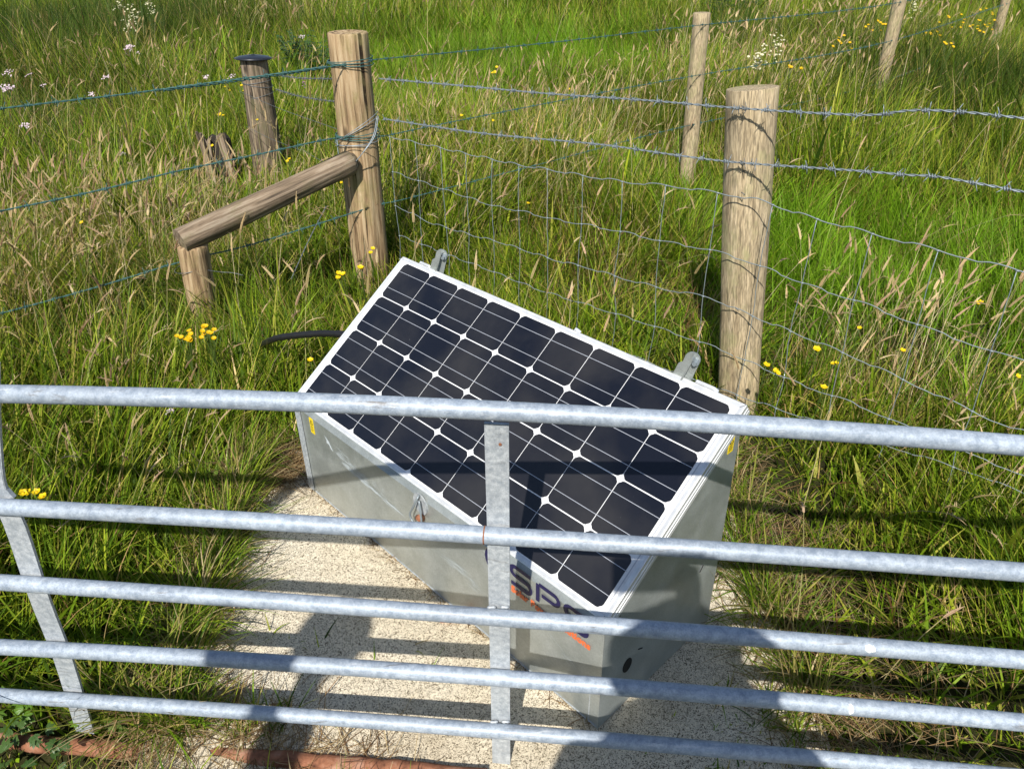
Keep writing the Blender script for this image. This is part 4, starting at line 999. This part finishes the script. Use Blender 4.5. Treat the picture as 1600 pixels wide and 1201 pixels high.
def flower(kind, px, py, z, label, n=1, spread=.02, size=1.0, seed=0, group=None):
    rnd = random.Random(seed * 31 + int(px)); head = at_z(px, py, z); g = float(terr(head.x, head.y))
    base = Vector((head.x + rnd.uniform(-.02, .02), head.y + rnd.uniform(.0, .04), g)); nm = {'yellow': 'buttercup', 'ragwort': 'ragwort', 'white': 'valerian', 'cream': 'meadowsweet', 'purple': 'thistle_flower'}[kind]
    root = empty(nm, base); st_ = MB(); fl_ = MB(); cols = []
    tops = []
    for i in range(n):
        o_ = Vector((rnd.uniform(-1, 1) * spread, rnd.uniform(-1, 1) * spread * .5, rnd.uniform(-.6, .5) * spread)) if n > 1 else Vector((0, 0, 0)); tops.append(head - base + o_)
    fork = (head - base) * .6
    for t in tops: st_.tube(smooth_path([(0, 0, 0), fork * .5 + Vector((.004, 0, 0)), fork, t], 3), .0013 * size, 4)
    blooms = []
    for t in tops:
        fl_ = MB(); blooms.append(fl_)
        upv = Vector((rnd.uniform(-.35, .35), rnd.uniform(-.75, -.1), 1)).normalized(); x1 = upv.orthogonal().normalized(); y1 = upv.cross(x1)
        if kind in ('yellow', 'ragwort'):
            R_ = .0105 * size; np_ = 5 if kind == 'yellow' else 11; a1 = rnd.random() * 6
            for k in range(np_):
                a = a1 + k * 2 * math.pi / np_; leaf(fl_, t, x1 * math.cos(a) + y1 * math.sin(a) + upv * .35, upv, R_, R_ * (1.15 if np_ == 5 else .5), .1, -.2, 3)
            nv = len(fl_.v); fl_.tube([t, t + upv * .003 * size], .003 * size, 8)
        else:
            for k in range(26 if kind != 'purple' else 18):
                if kind == 'white': o_ = Vector((rnd.gauss(0, 1), rnd.gauss(0, 1), 0)) * .011 * size; q = t + x1 * o_.x + y1 * o_.y - upv * o_.length_squared * 9 / size
                elif kind == 'cream': q = t + Vector((rnd.gauss(0, .018), rnd.gauss(0, .015), rnd.gauss(0, .03))) * size
                else: q = t + Vector((rnd.gauss(0, .006), rnd.gauss(0, .006), rnd.gauss(0, .01))) * size
                r = (.0062 if kind == 'cream' else .0036) * size * rnd.uniform(.7, 1.3); a1 = rnd.random() * 6; d_ = (upv + Vector((rnd.uniform(-.6, .6), rnd.uniform(-.6, .6), 0))).normalized(); xx = d_.orthogonal().normalized(); yy_ = d_.cross(xx)
                vs = [q + (xx * math.cos(a1 + j * 1.2566) + yy_ * math.sin(a1 + j * 1.2566)) * r + d_ * r * .4 for j in range(5)] + [q - d_ * r * .5]
                fl_.add(vs, [(0, 1, 5), (1, 2, 5), (2, 3, 5), (3, 4, 5), (4, 0, 5), (0, 1, 2, 3, 4)])
    cc = {'yellow': (.85, .62, .01), 'ragwort': (.85, .55, .01), 'white': (.80, .66, .70), 'cream': (.78, .74, .50), 'purple': (.36, .18, .30)}[kind]
    colour_obj(st_, 'stem', M['broad'], root, (.09, .14, .03)); [colour_obj(q_, 'bloom', M['petal'], root, cc) for q_ in blooms]
    tag(root, label, 'flower', group); return root
Y = [(540, 432, .34, 3, .03, 1.2, 'three yellow flowers low in grass left of the top corner of the solar panel'), (562, 420, .38, 2, .014, 1.3, 'large yellow buttercup pair just left of the top corner of the solar panel'), (576, 393, .42, 2, .02, 1.0, 'two small yellow buttercups at the foot of the corner post'),
     (485, 563, .30, 1, .01, 1.1, 'single yellow buttercup left of the solar panel frame beside the black cable'), (52, 771, .22, 4, .03, 1.2, 'yellow flower cluster just above the second gate rail at the far left'),
     (1197, 571, .36, 1, .01, 1.2, 'bright yellow buttercup touching the right side of the pale tan post'), (1219, 577, .33, 2, .02, .9, 'small orange yellow flowers just right of the pale tan post'), (1281, 545, .34, 2, .014, 1.0, 'yellow buttercup pair between the netting strands right of the pale tan post'),
     (1287, 606, .32, 1, .008, 1.2, 'yellow buttercup low down, right of the pale tan post and nearest the top gate rail'), (1302, 567, .34, 2, .015, .8, 'small dull yellow buttercups right of the buttercup pair'), (1410, 548, .35, 1, .01, 1.0, 'yellow buttercup in grass halfway between the pale tan post and the right edge'),
     (1532, 473, .40, 2, .012, .9, 'yellow buttercup among pink seed heads near the right edge'), (1590, 588, .34, 1, .01, .9, 'yellow buttercup at the right edge above the top gate rail'), (1343, 513, .32, 1, .01, .9, 'tiny yellow buttercup beside the netting right of the pale tan post'),
     (777, 110, .45, 4, .05, 1.4, 'cluster of yellow flowers in the field right of the corner post top'), (718, 184, .4, 2, .03, 1.1, 'yellow flowers between the barbed wires right of the corner post'), (770, 189, .4, 1, .02, 1.2, 'single yellow flower below the second barbed wire right of the corner post'),
     (825, 318, .36, 1, .01, 1.0, 'yellow buttercup behind the upper netting squares'), (889, 140, .4, 1, .02, 1.3, 'lone yellow flower just under the top barbed wire at mid field'),
     (342, 178, .42, 3, .03, 1.2, 'yellow flowers above the rotten stump'), (332, 228, .34, 1, .02, 1.1, 'yellow buttercup in front of the rotten stump'), (452, 250, .38, 2, .02, 1.0, 'yellow buttercups right of the foot of the capped post'), (402, 188, .5, 1, .02, 1.0, 'tiny yellow flower in front of the capped post'),
     (534, 286, .40, 1, .01, 1.0, 'yellow buttercup below the upper end of the strut'), (570, 315, .42, 1, .01, 1.1, 'yellow buttercup in front of the lower corner post'), (128, 348, .36, 1, .01, 1.0, 'lone yellow buttercup among straw grass at left'),
     (365, 140, .45, 5, .08, 1.1, 'scattered yellow flowers just left of the capped post')]
for i, (px, py, z, n, sp, sz, lb) in enumerate(Y): flower('yellow', px, py, z, lb, n, sp, sz, i, 'yellow buttercups in the grass')
flower('ragwort', 287, 524, .33, 'left of the two broad yellow ragwort heads below the short stake', 9, .034, 1.0, 50, 'yellow ragwort heads')
flower('ragwort', 325, 519, .33, 'right of the two broad yellow ragwort heads below the short stake', 10, .044, 1.0, 51, 'yellow ragwort heads')
Wf = [(12, 112, 1.3, 'pinkish white flower head at the upper left edge'), (46, 116, 1.1, 'pinkish white flower head right of the one at the upper left edge'), (10, 137, 1.6, 'largest pinkish white flower head at the left edge above the green wire'), (66, 133, 1.0, 'small pinkish white flower head above the green wire near the left edge'), (40, 196, 1.1, 'white flower head below the green top wire near the left edge'),
      (165, 120, 1.1, 'pinkish white flower head above the green wire at left'), (198, 74, 1.6, 'broad white flower head highest of those at upper left'), (143, 147, .9, 'small white flower head touching the green top wire'), (216, 82, .6, 'tiny white flower right of the broad highest flower head'), (322, 120, .9, 'small white flower head left of the capped post'), (362, 118, 1.2, 'white flower head against the left side of the capped post'),
      (470, 57, 1.2, 'white flower head left of the top of the corner post'), (268, 540, 0, ''), (265, 641, .6, 'pale clover head just below the top gate rail at left'), (190, 240, .8, 'small white flower in the left meadow')]
for i, (px, py, sz, lb) in enumerate(Wf):
    if sz: flower('white', px, py, .62 if py < 200 else .25 if py > 500 else .4, lb, 1 if sz < 1.5 else 2, .02, sz * (1.0 if py > 200 else 1.15), i, 'pinkish white flower heads')
Cf = [(188, 8, 1.5, 'left cream meadowsweet plume at the top edge'), (212, 20, 1.6, 'lower cream meadowsweet plume near the top edge'), (238, 12, 1.2, 'right cream meadowsweet plume at the top edge'), (200, 42, 1.1, 'small faded cream plume under the meadowsweet plumes'), (1216, 72, 1.3, 'cream meadowsweet plume right of the nearest slim fence post'), (1190, 88, 1.4, 'cream meadowsweet plume just behind the pale tan post'), (1430, 10, 1.2, 'cream plume right of the middle slim fence post')]
for i, (px, py, sz, lb) in enumerate(Cf): flower('cream', px, py, .6, lb, 2, .05, sz * 1.2, i, 'cream meadowsweet plumes')
flower('purple', 475, 130, .55, 'purple flower left of the corner post below the green wire', 1, .01, 1.8, 3)
# far ragwort at upper right
for i, (px, py, n, sp, lb) in enumerate(((1365, 43, 4, .10, 'yellow flowers left of the middle slim fence post'), (1320, 66, 4, .10, 'yellow flowers lowest at left of the middle slim fence post'), (1480, 38, 6, .16, 'yellow flower patch right of the middle slim fence post'), (1525, 30, 7, .18, 'yellow flower patch left of the farthest slim fence post'), (1546, 42, 4, .10, 'yellow flowers nearest the farthest slim fence post'), (1482, 72, 2, .05, 'small yellow flower spot below the yellow patch at upper right'), (1240, 100, 2, .05, 'small yellow spot between the pale tan post and the meadowsweet'))):
    flower('ragwort', px, py, .6, lb, n * 2, sp * 1.1, 1.5, i + 60, 'yellow ragwort in the far field')
# fallen leaf on the pad
b = MB(); p = at_z(688, 972, .004)
leaf(b, (0, 0, 0), (1, .15, 0), (0, 0, 1), .075, .016, .5, -.1, 7, .05)
o = colour_obj(b, 'fallen_leaf', M['broad'], None, (.42, .12, .03)); o.location = p; tag(o, 'curled orange brown dead leaf on the concrete under the third gate rail', 'leaf')

# ------------------------------------------------------------------ photographer behind the camera, plus an unseen person added to cast the left shadow
M['skin'] = plain('skin', (.55, .34, .25), .5); M['jacket'] = plain('navy_jacket', (.03, .05, .10), .8); M['trouser'] = plain('grey_trousers', (.08, .08, .09), .9)
M['boot'] = plain('brown_boots', (.08, .05, .03), .7); M['hat'] = plain('khaki_hat', (.25, .22, .14), .85); M['hair'] = plain('brown_hair', (.06, .035, .02), .6); M['coat'] = plain('green_coat', (.05, .11, .07), .8)
def skin(name, nodes, edges, mat, parent, sub=2, root=None):
    me = bpy.data.meshes.new(name); keys = list(nodes); idx = {k: i for i, k in enumerate(keys)}
    me.from_pydata([nodes[k][0] for k in keys], [(idx[a], idx[c]) for a, c in edges], []); o = bpy.data.objects.new(name, me); COL.objects.link(o)
    md = o.modifiers.new('s', 'SKIN'); md.use_smooth_shade = True
    if not me.skin_vertices: bpy.context.view_layer.objects.active = o
    sv = me.skin_vertices[0].data
    for k in keys:
        r = nodes[k][1]; sv[idx[k]].radius = (r, r) if not isinstance(r, tuple) else r
        sv[idx[k]].use_root = (k == (root or keys[0]))
    ss = o.modifiers.new('u', 'SUBSURF'); ss.levels = sub; ss.render_levels = sub
    dg = bpy.context.evaluated_depsgraph_get(); m2 = bpy.data.meshes.new_from_object(o.evaluated_get(dg)); bpy.data.objects.remove(o)
    m2.materials.clear(); m2.materials.append(mat); m2.polygons.foreach_set('use_smooth', [True] * len(m2.polygons))
    q = bpy.data.objects.new(name, m2); COL.objects.link(q); q.parent = parent; return q
def person(loc, rz, Ht, arms, label, mats, hat=False):
    root = empty('person', loc, rz); k = Ht / 1.75; z = lambda v: v * k
    N = {'pelvis': ((0, 0, z(.95)), (.15 * k, .11 * k)), 'waist': ((0, 0, z(1.10)), (.135 * k, .10 * k)), 'chest': ((0, -.01, z(1.28)), (.165 * k, .115 * k)), 'upch': ((0, 0, z(1.40)), (.13 * k, .09 * k)),
         'neck': ((0, 0, z(1.48)), .055 * k), 'jaw': ((0, .02 * k, z(1.56)), .062 * k), 'head': ((0, .01 * k, z(1.65)), (.078 * k, .092 * k)), 'crown': ((0, 0, z(1.715)), .06 * k),
         'nose': ((0, .115 * k, z(1.62)), .012 * k), 'earL': ((-.085 * k, 0, z(1.62)), .014 * k), 'earR': ((.085 * k, 0, z(1.62)), .014 * k)}
    E_ = [('pelvis', 'waist'), ('waist', 'chest'), ('chest', 'upch'), ('upch', 'neck'), ('neck', 'jaw'), ('jaw', 'head'), ('head', 'crown'), ('head', 'nose'), ('head', 'earL'), ('head', 'earR')]
    for s, nm in ((-1, 'L'), (1, 'R')):
        N['hip' + nm] = ((s * .09 * k, 0, z(.88)), .095 * k); N['knee' + nm] = ((s * .11 * k, .02, z(.48)), .062 * k); N['calf' + nm] = ((s * .115 * k, -.01, z(.33)), .056 * k); N['ank' + nm] = ((s * .12 * k, 0, z(.09)), .04 * k); N['toe' + nm] = ((s * .13 * k, .16 * k, z(.035)), .035 * k)
        E_ += [('pelvis', 'hip' + nm), ('hip' + nm, 'knee' + nm), ('knee' + nm, 'calf' + nm), ('calf' + nm, 'ank' + nm), ('ank' + nm, 'toe' + nm)]
        el_, wr_, pa = [Vector(v) for v in arms[nm]]
        N['sh' + nm] = ((s * .185 * k, 0, z(1.40)), .062 * k); N['el' + nm] = (tuple(el_), .045 * k); N['wr' + nm] = (tuple(wr_), .030 * k)
        N['pa' + nm] = (tuple(pa), (.038 * k, .018 * k)); E_ += [('upch', 'sh' + nm), ('sh' + nm, 'el' + nm), ('el' + nm, 'wr' + nm), ('wr' + nm, 'pa' + nm)]
        d = (pa - wr_).normalized(); side = d.cross(Vector((0, 0, 1)) if abs(d.z) < .9 else Vector((0, 1, 0))).normalized(); nrm = side.cross(d)
        for f in range(4):
            o_ = (f - 1.5) * .019 * k; L = (.066, .078, .074, .058)[f] * k; p0 = pa + side * o_ + d * .03 * k; p1 = p0 + d * L * .5 - nrm * .004; p2 = p0 + d * L * .85 - nrm * .02 * k; p3 = p0 + d * L * .95 - nrm * .038 * k
            for j, (pp, rr_) in enumerate(((p0, .0095), (p1, .009), (p2, .0112), (p3, .0075))): N['f%s%d%d' % (nm, f, j)] = (tuple(pp), rr_ * k)
            E_ += [('pa' + nm, 'f%s%d0' % (nm, f))] + [('f%s%d%d' % (nm, f, j), 'f%s%d%d' % (nm, f, j + 1)) for j in range(3)]
        q0 = wr_.lerp(pa, .5) - side * s * .03 * k; q1 = q0 - side * s * .02 * k + d * .03 * k; q2 = q1 + d * .028 * k - nrm * .01
        N['t0' + nm] = (tuple(q0), .012 * k); N['t1' + nm] = (tuple(q1), .010 * k); N['t2' + nm] = (tuple(q2), .009 * k); E_ += [('wr' + nm, 't0' + nm), ('t0' + nm, 't1' + nm), ('t1' + nm, 't2' + nm)]
    skin('body', N, E_, mats[0], root, 2, 'pelvis')
    def grow(keys, g, extra={}): return {q: (N[q][0], tuple(r + g for r in N[q][1]) if isinstance(N[q][1], tuple) else N[q][1] + g) for q in keys}
    jk = ['pelvis', 'waist', 'chest', 'upch', 'shL', 'elL', 'shR', 'elR']; J = grow(jk, .02 * k)
    J['pelvis'] = (N['pelvis'][0], (.17 * k, .13 * k)); E2 = [e for e in E_ if e[0] in jk and e[1] in jk]
    for nm in 'LR': c_ = Vector(N['el' + nm][0]).lerp(Vector(N['wr' + nm][0]), .9); J['cuff' + nm] = (tuple(c_), (.042 if hat else .068) * k); E2.append(('el' + nm, 'cuff' + nm))  # hatless person's cuffs are widened to thicken the raised arm's shadow
    skin('jacket', J, E2, mats[1], root, 2, 'chest')
    tk = ['pelvis', 'hipL', 'kneeL', 'calfL', 'hipR', 'kneeR', 'calfR']; T_ = grow(tk, .014 * k); E3 = [e for e in E_ if e[0] in tk and e[1] in tk]
    for nm in 'LR': T_['hem' + nm] = ((N['ank' + nm][0][0], 0, z(.11)), .06 * k); E3.append(('calf' + nm, 'hem' + nm))
    skin('trousers', T_, E3, mats[2], root, 2, 'pelvis')
    for s, nm in ((-1, 'L'), (1, 'R')):
        skin('boot', {'a': ((s * .12 * k, 0, z(.16)), .052 * k), 'b': ((s * .12 * k, -.005, z(.06)), .052 * k), 'c': ((s * .13 * k, .17 * k, z(.04)), .042 * k)}, [('a', 'b'), ('b', 'c')], mats[3], root, 2, 'b')
    b = MB(); hc = Vector((0, .0, z(1.66)))
    for i in range(10):
        pass
    b.lathe([(.096 * k, -.02 * k), (.101 * k, .02 * k), (.09 * k, .065 * k), (.055 * k, .093 * k), (.01, .104 * k)], (0, -.018 * k, z(1.66)), 24); b.build('hair', mats[4], root, True)
    b = MB()
    for s in (-1, 1): b.lathe([(.002, -.008), (.008, -.005), (.0105, 0), (.008, .005), (.002, .008)], (s * .032 * k, .088 * k, z(1.635)), 12)
    b.build('eyes', M['black'], root, True)
    if hat:
        b = MB(); b.lathe([(.165 * k, -.006), (.168 * k, 0), (.11 * k, .010), (.108 * k, .055), (.095 * k, .085), (.01, .095)], (0, 0, z(1.69)), 30); b.build('hat', M['hat'], root, True)
    tag(root, label, 'person'); return root
ARM_A = {'L': ((-.26, .02, 1.10), (-.25, .10, .86), (-.24, .13, .79)), 'R': ((.34, .0, 1.18), (.085, .215, 1.48), (.072, .262, 1.54))}
person((.09, -.33, -.03), .0, 1.72, ARM_A, 'person in navy jacket and brimmed hat holding a phone in the right hand', [M['skin'], M['jacket'], M['trouser'], M['boot'], M['hair']], True)
ARM_B = {'L': ((-.22, .0, 1.10), (-.24, .06, .86), (-.24, .09, .79)), 'R': ((.17, .18, 1.66), (.19, .33, 1.86), (.20, .37, 1.93))}
person((-1.03, -.93, -.03), .0, 1.70, ARM_B, 'unseen second person in green coat with right arm raised, added to cast the left shadow', [M['skin'], M['coat'], M['trouser'], M['boot'], M['hair']])  # added out of view; the raised arm shapes the narrow left shadow
b = MB(); Rm = R.to_4x4(); Mx = Matrix.Translation((0, 0, H)) @ Rm
b.box((.058, -.0, .018), (.158, .074, .009), Mx, 0, .003)
tag(b.build('phone', M['cap']), 'black phone held level in one hand above the gate', 'phone')
b = MB(); b.lathe([(.002, -.055), (.06, -.05), (.078, -.03), (.086, .0), (.088, .03), (.118, .040), (.120, .045), (.086, .048), (.070, .0), (.01, -.045)], k=26)  # invented out-of-view hat, rounds and widens the shadow of the raised hand
o = b.build('hat', M['hat'], None, True); o.location = (-1.05 + .215, -.93 + .40, 1.90); o.rotation_euler = (1.0, .15, 0); o.scale = (.82, .82, .95)
tag(o, 'unseen khaki hat in the raised hand of the second person, added to widen its shadow', 'hat')
